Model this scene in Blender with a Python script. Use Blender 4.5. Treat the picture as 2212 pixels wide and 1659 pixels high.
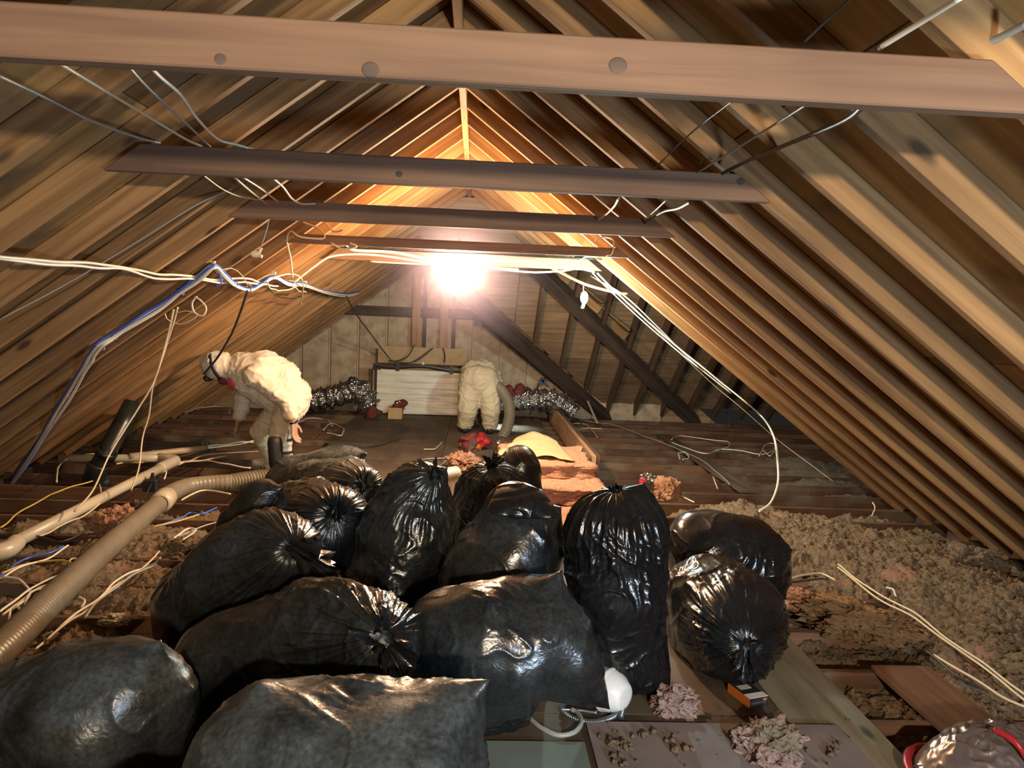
import bpy, bmesh, math, random
import numpy as np
from mathutils import Vector, Matrix
random.seed(7); RNG = np.random.RandomState(7)
D = bpy.data; SC = bpy.context.scene; COL = SC.collection
for o in list(D.objects): D.objects.remove(o)

# ------------------------------------------------------------------ camera
YAW, PITCH, ROLL, CX, RIDGE, FPX, M = 0.0497, 0.0905, 0.0407, 0.1235, 2.688, 1625.4, 0.7462
CZ = 1.45
_fw = np.array([math.sin(YAW)*math.cos(PITCH), math.cos(YAW)*math.cos(PITCH), -math.sin(PITCH)])
_r = np.array([math.cos(YAW), -math.sin(YAW), 0.0]); _u = np.cross(_r, _fw)
_r2 = math.cos(ROLL)*_r + math.sin(ROLL)*_u; _u2 = -math.sin(ROLL)*_r + math.cos(ROLL)*_u
CAM = np.array([CX, 0, CZ])
cd = D.cameras.new('camera'); cam = D.objects.new('camera', cd); COL.objects.link(cam)
cd.sensor_width = 36; cd.lens = 36*FPX/2212; cd.clip_start = 0.02; cd.clip_end = 60
cam.matrix_world = Matrix(((_r2[0], _u2[0], -_fw[0], CAM[0]), (_r2[1], _u2[1], -_fw[1], CAM[1]), (_r2[2], _u2[2], -_fw[2], CAM[2]), (0, 0, 0, 1)))
SC.camera = cam
SC.view_settings.view_transform = 'Standard'; SC.view_settings.look = 'None'
SC.view_settings.gamma = 1; SC.view_settings.use_curve_mapping = False
SC.view_settings.exposure = 0.12
SC.cycles.max_bounces = 6
w = D.worlds.new('world'); SC.world = w; w.use_nodes = True
w.node_tree.nodes['Background'].inputs[0].default_value = (0.05, 0.045, 0.04, 1)
w.node_tree.nodes['Background'].inputs[1].default_value = 0.3

# ------------------------------------------------------------------ lights (assumed unseen sources behind the camera)
def area(name, loc, target, size, watts, color):
    l = D.lights.new(name, 'AREA'); l.energy = watts; l.color = color; l.size = size; l.shape = 'DISK'
    o = D.objects.new(name, l); COL.objects.link(o); o.location = loc
    o.rotation_euler = (Vector(target)-Vector(loc)).to_track_quat('-Z', 'Y').to_euler(); return o
def point(name, loc, r, watts, color):
    l = D.lights.new(name, 'POINT'); l.energy = watts; l.color = color; l.shadow_soft_size = r
    o = D.objects.new(name, l); COL.objects.link(o); o.location = loc; return o
WARM = (1.0, 0.83, 0.62); COOL = (0.62, 0.80, 1.0)
wl = D.lights.new('assumed_lamp_behind', 'SPOT'); wl.energy = 470; wl.color = WARM; wl.shadow_soft_size = .05; wl.spot_size = math.radians(150); wl.spot_blend = 1.0  # assumed warm spot out of view, read off the tie shadows
wo = D.objects.new('assumed_lamp_behind', wl); COL.objects.link(wo); wo.location = (0.55, -1.4, 1.70); wo.rotation_euler = (Vector((1.9, 3.5, 1.75))-wo.location).to_track_quat('-Z', 'Y').to_euler()
area('assumed_cool_light', (1.5, -0.5, 0.75), (0.2, 2.4, 0.35), 0.30, 60, COOL)  # assumed cool light out of view, added for the bluish bag highlights
LAMP_STRENGTH, CFL_STRENGTH = 2000, 3000

def ray(px, py):
    return _r2*((px-1106)/FPX) - _u2*((py-829.5)/FPX) + _fw
def at(px, py, y):                      # the point seen at a pixel, on the plane y metres ahead
    d = ray(px, py); return CAM + d*(y/d[1])
def fl(px, py, z=0.0):                  # the point seen at a pixel, on the floor
    d = ray(px, py); return CAM + d*((z-CZ)/d[2])
def rf(px, py, off=0.02):               # the point seen at a pixel, on the underside of the rafters
    d = ray(px, py); best = None
    for s in (-1, 1):                   # z = RIDGE - off' - M*s*x
        den = d[2] + M*s*d[0]
        if abs(den) < 1e-6: continue
        t = (RIDGE - off*1.25 - CZ - M*s*CAM[0])/den
        p = CAM + d*t
        if t > 0 and s*p[0] >= -0.02 and (best is None or t < best[0]): best = (t, p)
    return best[1]

# ------------------------------------------------------------------ noise
_P = RNG.permutation(256); _P = np.concatenate([_P, _P, _P])
_G = RNG.randn(256, 3); _G /= np.linalg.norm(_G, axis=1)[:, None]
def perlin(p):
    p = np.asarray(p, float); i = np.floor(p).astype(int); f = p-i; i &= 255
    u = f*f*f*(f*(f*6-15)+10); out = 0
    for a in (0, 1):
        for b in (0, 1):
            for c in (0, 1):
                h = _P[_P[_P[(i[:, 0]+a) & 255]+((i[:, 1]+b) & 255)]+((i[:, 2]+c) & 255)] & 255
                g = _G[h]; dot = g[:, 0]*(f[:, 0]-a)+g[:, 1]*(f[:, 1]-b)+g[:, 2]*(f[:, 2]-c)
                out = out + dot*np.where(a, u[:, 0], 1-u[:, 0])*np.where(b, u[:, 1], 1-u[:, 1])*np.where(c, u[:, 2], 1-u[:, 2])
    return out*1.5
def fbm(p, n=4):
    s = 0; a = 1.0; q = np.array(p, float)
    for k in range(n): s = s + a*perlin(q); q = q*2.03+17.3; a *= .5
    return s

# ------------------------------------------------------------------ mesh helpers
def tag(o, label=None, cat=None, group=None, kind=None):
    if label: o['label'] = label
    if cat: o['category'] = cat
    if group: o['group'] = group
    if kind: o['kind'] = kind
    return o
def mesh_obj(name, V, F, mat, parent=None, smooth=True, mats=None, mi=None):
    me = D.meshes.new(name); me.from_pydata([tuple(map(float, v)) for v in V], [], [tuple(map(int, f)) for f in F]); me.validate()
    for m_ in (mats or [mat]): me.materials.append(m_)
    if smooth: me.polygons.foreach_set('use_smooth', [True]*len(me.polygons))
    if mi is not None: me.polygons.foreach_set('material_index', mi)
    o = D.objects.new(name, me); COL.objects.link(o)
    if parent: o.parent = parent
    return o
def grid_mesh(name, P, mat, parent=None, wrap_u=False, cap=False):
    """P: nv x nu x 3 grid"""
    nv, nu = P.shape[:2]; V = P.reshape(-1, 3); 
    a = np.arange(nv-1)[:, None]*nu; b = np.arange(nu if wrap_u else nu-1)[None]; b2 = (b+1) % nu
    F = np.stack([a+b, a+b2, a+nu+b2, a+nu+b], -1).reshape(-1, 4)
    me = D.meshes.new(name); me.vertices.add(len(V)); me.vertices.foreach_set('co', V.astype(np.float32).ravel())
    me.loops.add(F.size); me.loops.foreach_set('vertex_index', F.astype(np.int32).ravel())
    me.polygons.add(len(F)); me.polygons.foreach_set('loop_start', np.arange(0, F.size, 4, dtype=np.int32))
    me.polygons.foreach_set('use_smooth', np.ones(len(F), bool)); me.update(calc_edges=True); me.validate()
    me.materials.append(mat); o = D.objects.new(name, me); COL.objects.link(o)
    if parent: o.parent = parent
    return o
def empty(name, loc=(0, 0, 0)):
    o = D.objects.new(name, None); COL.objects.link(o); o.empty_display_size = .1; return o
BOXF = [(0, 3, 2, 1), (4, 5, 6, 7), (0, 1, 5, 4), (1, 2, 6, 5), (2, 3, 7, 6), (3, 0, 4, 7)]
def box(name, lo, hi, mat, parent=None, bev=0.0):
    x0, y0, z0 = lo; x1, y1, z1 = hi
    V = [(x0, y0, z0), (x1, y0, z0), (x1, y1, z0), (x0, y1, z0), (x0, y0, z1), (x1, y0, z1), (x1, y1, z1), (x0, y1, z1)]
    o = mesh_obj(name, V, BOXF, mat, parent, smooth=False)
    if bev: _bevel(o, bev)
    return o
def _bevel(o, w_, seg=1):
    bm = bmesh.new(); bm.from_mesh(o.data)
    bmesh.ops.bevel(bm, geom=bm.edges[:], offset=w_, segments=seg, affect='EDGES', profile=.5)
    bm.to_mesh(o.data); bm.free()
def board(name, p0, p1, th, dp, mat, parent=None, up=(0, 0, 1), cuts=(0, 0), bev=0.002, below=False, warp=0.0):
    """timber from p0 to p1 along local X; th = thickness (local Y), dp = depth (local Z, centred or hanging above the line)"""
    p0 = Vector(p0); p1 = Vector(p1); X = (p1-p0); L = X.length; X.normalize(); Y = Vector(up).cross(X).normalized(); Z = X.cross(Y)
    z0, z1 = (-dp, 0) if below else (0, dp)
    c0, c1 = cuts
    n = 7 if warp else 2; V = []; 
    for i in range(n):
        t = i/(n-1); x = t*L; wy = warp*math.sin(t*math.pi)*random.uniform(.5, 1)
        for (yy, zz) in ((-th/2, z0), (th/2, z0), (th/2, z1), (-th/2, z1)):
            xx = x
            if i == 0: xx += c0*(zz-z0)
            if i == n-1: xx += c1*(zz-z0)
            V.append((xx, yy+wy, zz))
    F = [(0, 1, 2, 3)]
    for i in range(n-1):
        a = i*4
        for k in range(4): F.append((a+k, a+4+k, a+4+(k+1) % 4, a+(k+1) % 4))
    a = (n-1)*4; F.append((a+3, a+2, a+1, a))
    o = mesh_obj(name, V, F, mat, parent, smooth=False)
    bm = bmesh.new(); bm.from_mesh(o.data); bmesh.ops.recalc_face_normals(bm, faces=bm.faces[:])
    if bev: bmesh.ops.bevel(bm, geom=[e for e in bm.edges if e.calc_face_angle(0) > .5], offset=bev, segments=1, affect='EDGES')
    bm.to_mesh(o.data); bm.free()
    o.matrix_world = Matrix(((X.x, Y.x, Z.x, p0.x), (X.y, Y.y, Z.y, p0.y), (X.z, Y.z, Z.z, p0.z), (0, 0, 0, 1)))
    return o
def catmull(C, n):
    C = np.asarray(C, float); C = np.vstack([2*C[0]-C[1], C, 2*C[-1]-C[-2]]); m = len(C)-3
    t = np.linspace(0, m-1e-6, n); i = t.astype(int); f = (t-i)[:, None]
    a, b, c, d = C[i], C[i+1], C[i+2], C[i+3]
    return .5*((2*b)+(-a+c)*f+(2*a-5*b+4*c-d)*f**2+(-a+3*b-3*c+d)*f**3)
def frames(S):
    T = np.gradient(S, axis=0); T /= np.linalg.norm(T, axis=1)[:, None]
    ref = np.array([0, 0, 1.]) if abs(T[0, 2]) < .8 else np.array([0, 1., 0])
    N = np.zeros_like(S); n = np.cross(T[0], np.cross(ref, T[0])); n /= np.linalg.norm(n)
    for k in range(len(S)):
        n = n-T[k]*n.dot(T[k]); n /= np.linalg.norm(n)+1e-9; N[k] = n
    return T, N, np.cross(T, N)
def tube(name, C, r, mat, parent=None, n=None, nu=8, ribs=0, rib_amp=0, closed_ends=True, crinkle=0, rad=None):
    C = np.asarray(C, float); 
    if n is None: n = max(8, len(C)*6)
    S = catmull(C, n) if len(C) > 2 else C[0]+(C[1]-C[0])*np.linspace(0, 1, n)[:, None]
    T, N, B = frames(S); u = np.linspace(0, 2*np.pi, nu, endpoint=False)
    R = np.full(n, float(r)) if rad is None else np.interp(np.linspace(0, 1, n), np.linspace(0, 1, len(rad)), rad)
    if ribs: 
        Ls = np.concatenate([[0], np.cumsum(np.linalg.norm(np.diff(S, axis=0), axis=1))])
        R = R+rib_amp*np.cos(Ls*ribs*2*np.pi)
    P = S[:, None]+R[:, None, None]*(np.cos(u)[None, :, None]*N[:, None]+np.sin(u)[None, :, None]*B[:, None])
    if crinkle:
        q = P.reshape(-1, 3); d = (np.abs(perlin(q*22))+.6*np.abs(perlin(q*55+3))-.35)*crinkle
        nn = (P-S[:, None]).reshape(-1, 3); nn /= np.linalg.norm(nn, axis=1)[:, None]+1e-9
        P = (q+nn*d[:, None]).reshape(P.shape)
    if closed_ends: P = np.concatenate([np.repeat(S[:1, None], nu, 1)+0*P[:1], P, np.repeat(S[-1:, None], nu, 1)], 0); P[0] += (P[1]-S[0])*.02; P[-1] += (P[-2]-S[-1])*.02
    return grid_mesh(name, P, mat, parent, wrap_u=True)
def bm_obj(name, bm, mat, parent=None, smooth=True):
    me = D.meshes.new(name); bm.to_mesh(me); bm.free(); me.materials.append(mat)
    me.polygons.foreach_set('use_smooth', [smooth]*len(me.polygons))
    o = D.objects.new(name, me); COL.objects.link(o)
    if parent: o.parent = parent
    return o

# ------------------------------------------------------------------ materials
def new_mat(name):
    m = D.materials.new(name); m.use_nodes = True; nt = m.node_tree; b = nt.nodes['Principled BSDF']; return m, nt, b
def nd(nt, t, **k):
    n = nt.nodes.new(t)
    for a, v in k.items():
        if a.startswith('i_'): n.inputs[a[2:].replace('_', ' ')].default_value = v
        else: setattr(n, a, v)
    return n
def ramp(nt, fac, stops):
    r = nt.nodes.new('ShaderNodeValToRGB'); el = r.color_ramp.elements
    while len(el) < len(stops): el.new(.5)
    for e, (p, c) in zip(el, stops): e.position = p; e.color = (*c, 1) if len(c) == 3 else c
    nt.links.new(fac, r.inputs[0]); return r.outputs[0]
def mixc(nt, fac, a, b, mode='MIX'):
    m = nt.nodes.new('ShaderNodeMix'); m.data_type = 'RGBA'; m.blend_type = mode
    for s, v in ((0, fac), (6, a), (7, b)):
        if hasattr(v, 'is_output'): nt.links.new(v, m.inputs[s])
        else: m.inputs[s].default_value = v if s == 0 else (*v, 1)
    return m.outputs[2]
def bump(nt, b, h, strength=.3, dist=.01):
    n = nd(nt, 'ShaderNodeBump'); n.inputs['Strength'].default_value = strength; n.inputs['Distance'].default_value = dist
    nt.links.new(h, n.inputs['Height']); nt.links.new(n.outputs[0], b.inputs['Normal']); return n
def wood(name, dark, light, rough=.75, grain=28, knots=True, vary=.35, stain=None):
    m, nt, b = new_mat(name); L = nt.links
    tc = nd(nt, 'ShaderNodeTexCoord'); oi = nd(nt, 'ShaderNodeObjectInfo')
    add = nd(nt, 'ShaderNodeVectorMath', operation='MULTIPLY_ADD'); cmb = nd(nt, 'ShaderNodeCombineXYZ')
    for k in range(3): L.new(oi.outputs['Random'], cmb.inputs[k])
    L.new(cmb.outputs[0], add.inputs[0]); add.inputs[1].default_value = (37, 53, 71); L.new(tc.outputs['Object'], add.inputs[2])
    mp = nd(nt, 'ShaderNodeMapping'); mp.inputs['Scale'].default_value = (1.2, grain, grain); L.new(add.outputs[0], mp.inputs[0])
    n1 = nd(nt, 'ShaderNodeTexNoise'); n1.inputs['Scale'].default_value = 1; n1.inputs['Detail'].default_value = 6; n1.inputs['Distortion'].default_value = .6
    L.new(mp.outputs[0], n1.inputs['Vector'])
    c = ramp(nt, n1.outputs[0], [(.3, dark), (.7, light)])
    n2 = nd(nt, 'ShaderNodeTexNoise'); n2.inputs['Scale'].default_value = 1.6; n2.inputs['Detail'].default_value = 3
    L.new(add.outputs[0], n2.inputs['Vector'])
    f2 = ramp(nt, n2.outputs[0], [(.3, (.62, .58, .55)), (.7, (1.15, 1.12, 1.1))])
    c = mixc(nt, .75, c, f2, 'MULTIPLY')
    fr = nd(nt, 'ShaderNodeMapRange'); fr.inputs[3].default_value = 1-vary; fr.inputs[4].default_value = 1+vary*.6; L.new(oi.outputs['Random'], fr.inputs[0])
    hsv = nd(nt, 'ShaderNodeHueSaturation'); L.new(c, hsv.inputs['Color']); L.new(fr.outputs[0], hsv.inputs['Value']); c = hsv.outputs[0]
    if knots:
        mk = nd(nt, 'ShaderNodeMapping'); mk.inputs['Scale'].default_value = (2.2, 6, 6); L.new(add.outputs[0], mk.inputs[0])
        vo = nd(nt, 'ShaderNodeTexVoronoi'); vo.inputs['Scale'].default_value = 1; L.new(mk.outputs[0], vo.inputs['Vector'])
        kf = ramp(nt, vo.outputs['Distance'], [(.06, (1, 1, 1)), (.13, (0, 0, 0))])
        c = mixc(nt, kf, c, tuple(x*.35 for x in dark))
    if stain:
        n3 = nd(nt, 'ShaderNodeTexNoise'); n3.inputs['Scale'].default_value = 3.3; n3.inputs['Detail'].default_value = 5; L.new(add.outputs[0], n3.inputs['Vector'])
        sf = ramp(nt, n3.outputs[0], [(.52, (0, 0, 0)), (.66, (1, 1, 1))]); c = mixc(nt, sf, c, stain)
    L.new(c, b.inputs['Base Color']); b.inputs['Roughness'].default_value = rough
    bump(nt, b, n1.outputs[0], .35, .004); return m
def plain(name, col, rough=.6, metal=0, nscale=0, namp=.3, emis=None, bumps=0, spec=.5):
    m, nt, b = new_mat(name); b.inputs['Roughness'].default_value = rough; b.inputs['Metallic'].default_value = metal
    b.inputs['Specular IOR Level'].default_value = spec
    if nscale:
        tc = nd(nt, 'ShaderNodeTexCoord'); n = nd(nt, 'ShaderNodeTexNoise'); n.inputs['Scale'].default_value = nscale; n.inputs['Detail'].default_value = 6
        nt.links.new(tc.outputs['Object'], n.inputs['Vector'])
        c = ramp(nt, n.outputs[0], [(.3, tuple(x*(1-namp) for x in col)), (.7, tuple(min(1, x*(1+namp*.5)) for x in col))])
        nt.links.new(c, b.inputs['Base Color'])
        if bumps: bump(nt, b, n.outputs[0], bumps, .01)
    else: b.inputs['Base Color'].default_value = (*col, 1)
    if emis: b.inputs['Emission Color'].default_value = (*emis[0], 1); b.inputs['Emission Strength'].default_value = emis[1]
    return m
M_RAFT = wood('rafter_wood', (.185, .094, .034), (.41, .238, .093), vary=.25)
M_TIE = wood('tie_wood', (.135, .076, .045), (.245, .145, .088), vary=.12)
M_SHEATH = wood('plywood_sheathing', (.28, .155, .050), (.54, .33, .125), grain=16, vary=.3, stain=(.20, .13, .07))
M_JOIST = wood('joist_wood', (.075, .036, .020), (.175, .09, .05), vary=.4, stain=(.13, .10, .065))
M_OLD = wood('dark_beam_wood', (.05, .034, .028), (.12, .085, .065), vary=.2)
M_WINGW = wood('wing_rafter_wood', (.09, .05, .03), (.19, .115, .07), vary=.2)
M_WINGS = wood('wing_plywood', (.24, .155, .085), (.42, .285, .17), grain=20, vary=.12, knots=False)
M_PALE = wood('pale_stud_wood', (.30, .18, .09), (.52, .34, .19), vary=.15)
M_PLY = wood('floor_plywood', (.070, .050, .036), (.135, .096, .066), grain=9, vary=.25, stain=(.115, .09, .062), knots=False)
M_EDGE = wood('weathered_board', (.19, .165, .105), (.34, .30, .195), grain=14, vary=.1)
M_GREYB = plain('grey_board', (.23, .19, .18), .9, nscale=5, namp=.25, bumps=.15)
M_GREEN = plain('greenish_drywall', (.16, .20, .175), .85, nscale=4, namp=.2)
M_KRAFT = plain('kraft_facing', (.50, .41, .29), .85, nscale=7, namp=.35, bumps=.4)
M_KRAFT2 = plain('kraft_paper', (.46, .31, .16), .8, nscale=6, namp=.15, bumps=.2)
M_FLANGE = plain('kraft_flange', (.50, .42, .30), .8)
M_CARD = plain('cardboard', (.47, .35, .20), .85, nscale=10, namp=.12)
M_DRY = plain('ceiling_drywall_back', (.12, .085, .06), .95, nscale=8, namp=.4)
M_BLACK = plain('black_rubber', (.015, .015, .017), .55)
M_TAPE = plain('black_tape', (.012, .012, .015), .4)
M_WHITEP = plain('white_pvc', (.50, .44, .34), .35, nscale=3, namp=.15)
M_WIRE = plain('white_cable', (.78, .73, .62), .4)
M_WIREC = plain('cream_cable', (.62, .53, .36), .45)
M_WIREY = plain('yellow_cable', (.60, .42, .10), .45)
M_WIREG = plain('grey_cable', (.33, .33, .31), .45)
M_WIREK = plain('black_cable', (.03, .03, .03), .45)
M_BLUE = plain('blue_cable', (.045, .13, .60), .35)
M_BLUET = plain('blue_tape', (.03, .13, .38), .5)
M_RED = plain('red_tape', (.33, .015, .02), .4)
M_ENAMEL = plain('white_enamel', (.80, .82, .82), .32, nscale=14, namp=.08)
M_STEEL = plain('flexible_steel', (.22, .26, .30), .35, .8)
M_HOSE = plain('vacuum_hose_plastic', (.20, .17, .125), .38, nscale=6, namp=.15)
M_ABS = plain('black_abs', (.018, .02, .017), .3, nscale=8, namp=.4)
M_SUIT = plain('white_coverall', (.60, .54, .42), .62, nscale=5, namp=.12, bumps=.35)
M_SUIT2 = plain('dusty_coverall', (.50, .44, .31), .7, nscale=5, namp=.14, bumps=.35)
M_SKIN = plain('skin', (.38, .235, .16), .55)
M_PINK = plain('pink_filter', (.55, .05, .12), .5)
M_GLOVE = plain('tan_glove', (.42, .28, .18), .7, nscale=30, namp=.2)
M_DARKRED = plain('dark_red_cloth', (.14, .03, .025), .8)
M_ORANGE = plain('orange_card', (.55, .14, .02), .5)
M_WHITE = plain('white_print', (.75, .72, .72), .5)
M_SMALLW = plain('white_plastic', (.75, .68, .5), .4)
M_WHITEFOIL = plain('white_quilt', (.76, .76, .68), .45, nscale=4, namp=.1)

def insul(name, a, b_, pink=None, pth=(.56, .66), scale=60):
    m, nt, b = new_mat(name); L = nt.links; tc = nd(nt, 'ShaderNodeTexCoord')
    n = nd(nt, 'ShaderNodeTexNoise'); n.inputs['Scale'].default_value = scale; n.inputs['Detail'].default_value = 8; n.inputs['Roughness'].default_value = .7
    L.new(tc.outputs['Object'], n.inputs['Vector']); c = ramp(nt, n.outputs[0], [(.32, a), (.66, b_)])
    if pink:
        n2 = nd(nt, 'ShaderNodeTexNoise'); n2.inputs['Scale'].default_value = 3.1; n2.inputs['Detail'].default_value = 4; L.new(tc.outputs['Object'], n2.inputs['Vector'])
        c = mixc(nt, ramp(nt, n2.outputs[0], [(pth[0], (0, 0, 0)), (pth[1], (1, 1, 1))]), c, pink)
    L.new(c, b.inputs['Base Color']); b.inputs['Roughness'].default_value = 1; b.inputs['Specular IOR Level'].default_value = .1
    bump(nt, b, n.outputs[0], 1.0, .03); return m
M_INS = insul('blown_insulation', (.13, .098, .06), (.44, .335, .22), (.46, .28, .19), (.60, .70))
M_INSD = insul('dusty_insulation', (.13, .11, .08), (.33, .28, .21))
M_PINKI = insul('pink_fiberglass', (.42, .20, .12), (.72, .42, .28), (.55, .30, .17), (.5, .7), 45)
M_PINKW = insul('pale_pink_fiberglass', (.42, .24, .21), (.80, .62, .56), (.38, .32, .22), (.55, .6), 50)
M_ORI = insul('orange_insulation', (.30, .17, .08), (.50, .30, .15), None, scale=50)

def bag_mat(name, dust_and_haze):
    m, nt, b = new_mat(name); L = nt.links; tc = nd(nt, 'ShaderNodeTexCoord'); geo = nd(nt, 'ShaderNodeNewGeometry')
    n = nd(nt, 'ShaderNodeTexNoise'); n.inputs['Scale'].default_value = 4.5; n.inputs['Detail'].default_value = 9; n.inputs['Roughness'].default_value = .68
    L.new(tc.outputs['Object'], n.inputs['Vector'])
    n2 = nd(nt, 'ShaderNodeTexNoise'); n2.inputs['Scale'].default_value = 70; n2.inputs['Detail'].default_value = 5; L.new(tc.outputs['Object'], n2.inputs['Vector'])
    sx = nd(nt, 'ShaderNodeSeparateXYZ'); L.new(geo.outputs['Normal'], sx.inputs[0])
    up = nd(nt, 'ShaderNodeMapRange'); up.inputs[1].default_value = -.2; up.inputs[2].default_value = 1; up.inputs[3].default_value = .35; up.inputs[4].default_value = 1.0; L.new(sx.outputs[2], up.inputs[0])
    f = ramp(nt, n.outputs[0], [(.36, (.12, .12, .12)), (.72, (1, 1, 1))])
    mu = nd(nt, 'ShaderNodeMath', operation='MULTIPLY'); L.new(f, mu.inputs[0]); L.new(up.outputs[0], mu.inputs[1])
    mu2 = nd(nt, 'ShaderNodeMath', operation='MULTIPLY'); L.new(mu.outputs[0], mu2.inputs[0]); L.new(n2.outputs[0], mu2.inputs[1])
    mu3 = nd(nt, 'ShaderNodeMath', operation='MULTIPLY'); L.new(mu2.outputs[0], mu3.inputs[0]); mu3.inputs[1].default_value = dust_and_haze*2; mu3.use_clamp = True
    c = mixc(nt, mu3.outputs[0], (.004, .0045, .006), (.125, .15, .155)); L.new(c, b.inputs['Base Color'])  # dusty coat, tinted cool to put the bluish haze glow into the colour
    rr = nd(nt, 'ShaderNodeMapRange'); rr.inputs[3].default_value = .20; rr.inputs[4].default_value = .62; L.new(mu3.outputs[0], rr.inputs[0]); L.new(rr.outputs[0], b.inputs['Roughness'])
    b.inputs['Specular IOR Level'].default_value = .62
    n3 = nd(nt, 'ShaderNodeTexNoise'); n3.noise_type = 'RIDGED_MULTIFRACTAL'; n3.inputs['Scale'].default_value = 7; n3.inputs['Detail'].default_value = 3; n3.inputs['Distortion'].default_value = .8; L.new(tc.outputs['Object'], n3.inputs['Vector'])
    n4 = nd(nt, 'ShaderNodeTexNoise'); n4.inputs['Scale'].default_value = 42; n4.inputs['Detail'].default_value = 3; n4.inputs['Distortion'].default_value = 1.5; L.new(tc.outputs['Object'], n4.inputs['Vector'])
    bp = nd(nt, 'ShaderNodeBump'); bp.inputs['Strength'].default_value = .30; bp.inputs['Distance'].default_value = .012; L.new(n3.outputs[0], bp.inputs['Height'])
    bq = nd(nt, 'ShaderNodeBump'); bq.inputs['Strength'].default_value = .16; bq.inputs['Distance'].default_value = .01; L.new(n4.outputs[0], bq.inputs['Height']); L.new(bp.outputs[0], bq.inputs['Normal']); L.new(bq.outputs[0], b.inputs['Normal']); return m
M_BAG = [bag_mat('black_bag_plastic', .16), bag_mat('dusty_bag_plastic', .42), bag_mat('dusty_hazy_bag_plastic', .80)]  # heaviest grade also paints the pale lit haze onto the front bags
def foil_mat(name, col, rough=.18, sc=38, st=.7, metal=.95):
    m, nt, b = new_mat(name); b.inputs['Base Color'].default_value = (*col, 1); b.inputs['Metallic'].default_value = metal; b.inputs['Roughness'].default_value = rough
    tc = nd(nt, 'ShaderNodeTexCoord'); v = nd(nt, 'ShaderNodeTexVoronoi'); v.inputs['Scale'].default_value = sc; nt.links.new(tc.outputs['Object'], v.inputs['Vector']); bump(nt, b, v.outputs['Distance'], st, .02); return m
M_FOIL = foil_mat('crinkled_foil', (.62, .62, .62)); M_FOILD = foil_mat('dark_foil_film', (.20, .16, .145), .30, 11, .35, .6)

# =================================================================== STRUCTURE
COSR = 1/math.sqrt(1+M*M); SL = math.hypot(1, M)
RD = .095; VZ = RD/COSR; HALF = 3.62; SP = .4064; TY0 = 2.606
WALL_Y = 10.95
LASTR = TY0+8*SP                      # the last full rafter on the right
# wing roof plane beyond: z = WS*(WY - y)
WS, WY = .78, 11.05
def z_roof(x): return RIDGE-M*abs(x)
V0Y = WY-RIDGE/WS                     # where the wing ridge meets
print('V0Y', V0Y)

floor = mesh_obj('floor', [(-4.2, -3.3, -.15), (5.2, -3.3, -.15), (5.2, 11.3, -.15), (-4.2, 11.3, -.15)], [(0, 1, 2, 3)], M_DRY, smooth=False); floor['kind'] = 'structure'
k = 0; y = TY0-SP*5
while y < 11.1:
    xr = 5.1 if y > LASTR else 3.75
    jo = board('floor_joist', (-3.7, y, -.14), (xr, y, -.14), .038, .14, M_JOIST, floor, bev=.002); y += SP
# roof
ceil = empty('ceiling'); ceil['kind'] = 'structure'
rb = board('ridge_board', (0, -3.2, RIDGE-.035), (0, WALL_Y, RIDGE-.035), .038, .21, M_RAFT, ceil)
def rafter(s, y, x1=HALF, x0=.019, mat=None, th=.038):
    a = (s*x0, y, z_roof(x0)); b = (s*x1, y, z_roof(x1))
    u = (s*M, 0, 1)
    return board('rafter', a, b, th, RD, mat or M_RAFT, ceil, up=u, cuts=(-M, 0), bev=.0015)
n = -6
ys = []
while TY0+n*SP < WALL_Y-.1: ys.append(TY0+n*SP); n += 1
def xvalley(y):                        # where the right roof plane meets the wing plane
    return max(.0, (RIDGE-WS*(WY-y))/M)
for y in ys:
    rafter(-1, y+random.uniform(-.008, .008))
    if y <= LASTR+.01: rafter(1, y+random.uniform(-.008, .008))
    elif y < V0Y+2.2: rafter(1, y, x1=max(.95, xvalley(y)) if y < V0Y+1.0 else xvalley(y))
rafter(1, LASTR+.042)
# plywood sheathing, each sheet a part
def sheet(s, y0, y1, s0, s1, mat=None, parent=None):
    g = .003; off = .003+random.uniform(0, .002)
    L = s1-s0-2*g; W = y1-y0-2*g
    o = mesh_obj('sheathing_panel', [(0, 0, 0), (L, 0, 0), (L, W, 0), (0, W, 0), (0, 0, .013), (L, 0, .013), (L, W, .013), (0, W, .013)], BOXF, mat or M_SHEATH, parent or ceil, smooth=False)
    X = Vector((s*COSR, 0, -M*COSR)); Y = Vector((0, 1, 0)); Z = X.cross(Y); 
    if Z.z < 0: Z = -Z
    base = Vector((0, y0+g, RIDGE+VZ))+X*(s0+g)+Z*off
    o.matrix_world = Matrix(((X.x, Y.x, Z.x, base.x), (X.y, Y.y, Z.y, base.y), (X.z, Y.z, Z.z, base.z), (0, 0, 0, 1)))
    return o
SLEN = (HALF+.25)*SL
rows = [0, 1.22, 2.44, 3.66, SLEN]
def run(s, ya, yb, smax=SLEN):
    for r in range(4):
        if rows[r] > smax-.05: break
        y = ya-(.8128 if r % 2 else 0)-.02; first = True
        y = TY0-SP*12+(3*SP if r % 2 else 0)+.019-.019
        while y < yb-.02:
            a, b = max(y, ya), min(y+6*SP, yb)
            if b-a > .05: sheet(s, a, b, rows[r], min(rows[r+1], smax))
            y += 6*SP
run(-1, -3.2, WALL_Y); run(1, -3.2, LASTR+.06)
# remaining right roof above the wing opening, cut back along the valley
y = LASTR+.06
while y < 9.4:
    y2 = y+SP
    sheet(1, y, y2, 0, (max(.98, xvalley((y+y2)/2)+.15))*SL); y = y2
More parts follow.
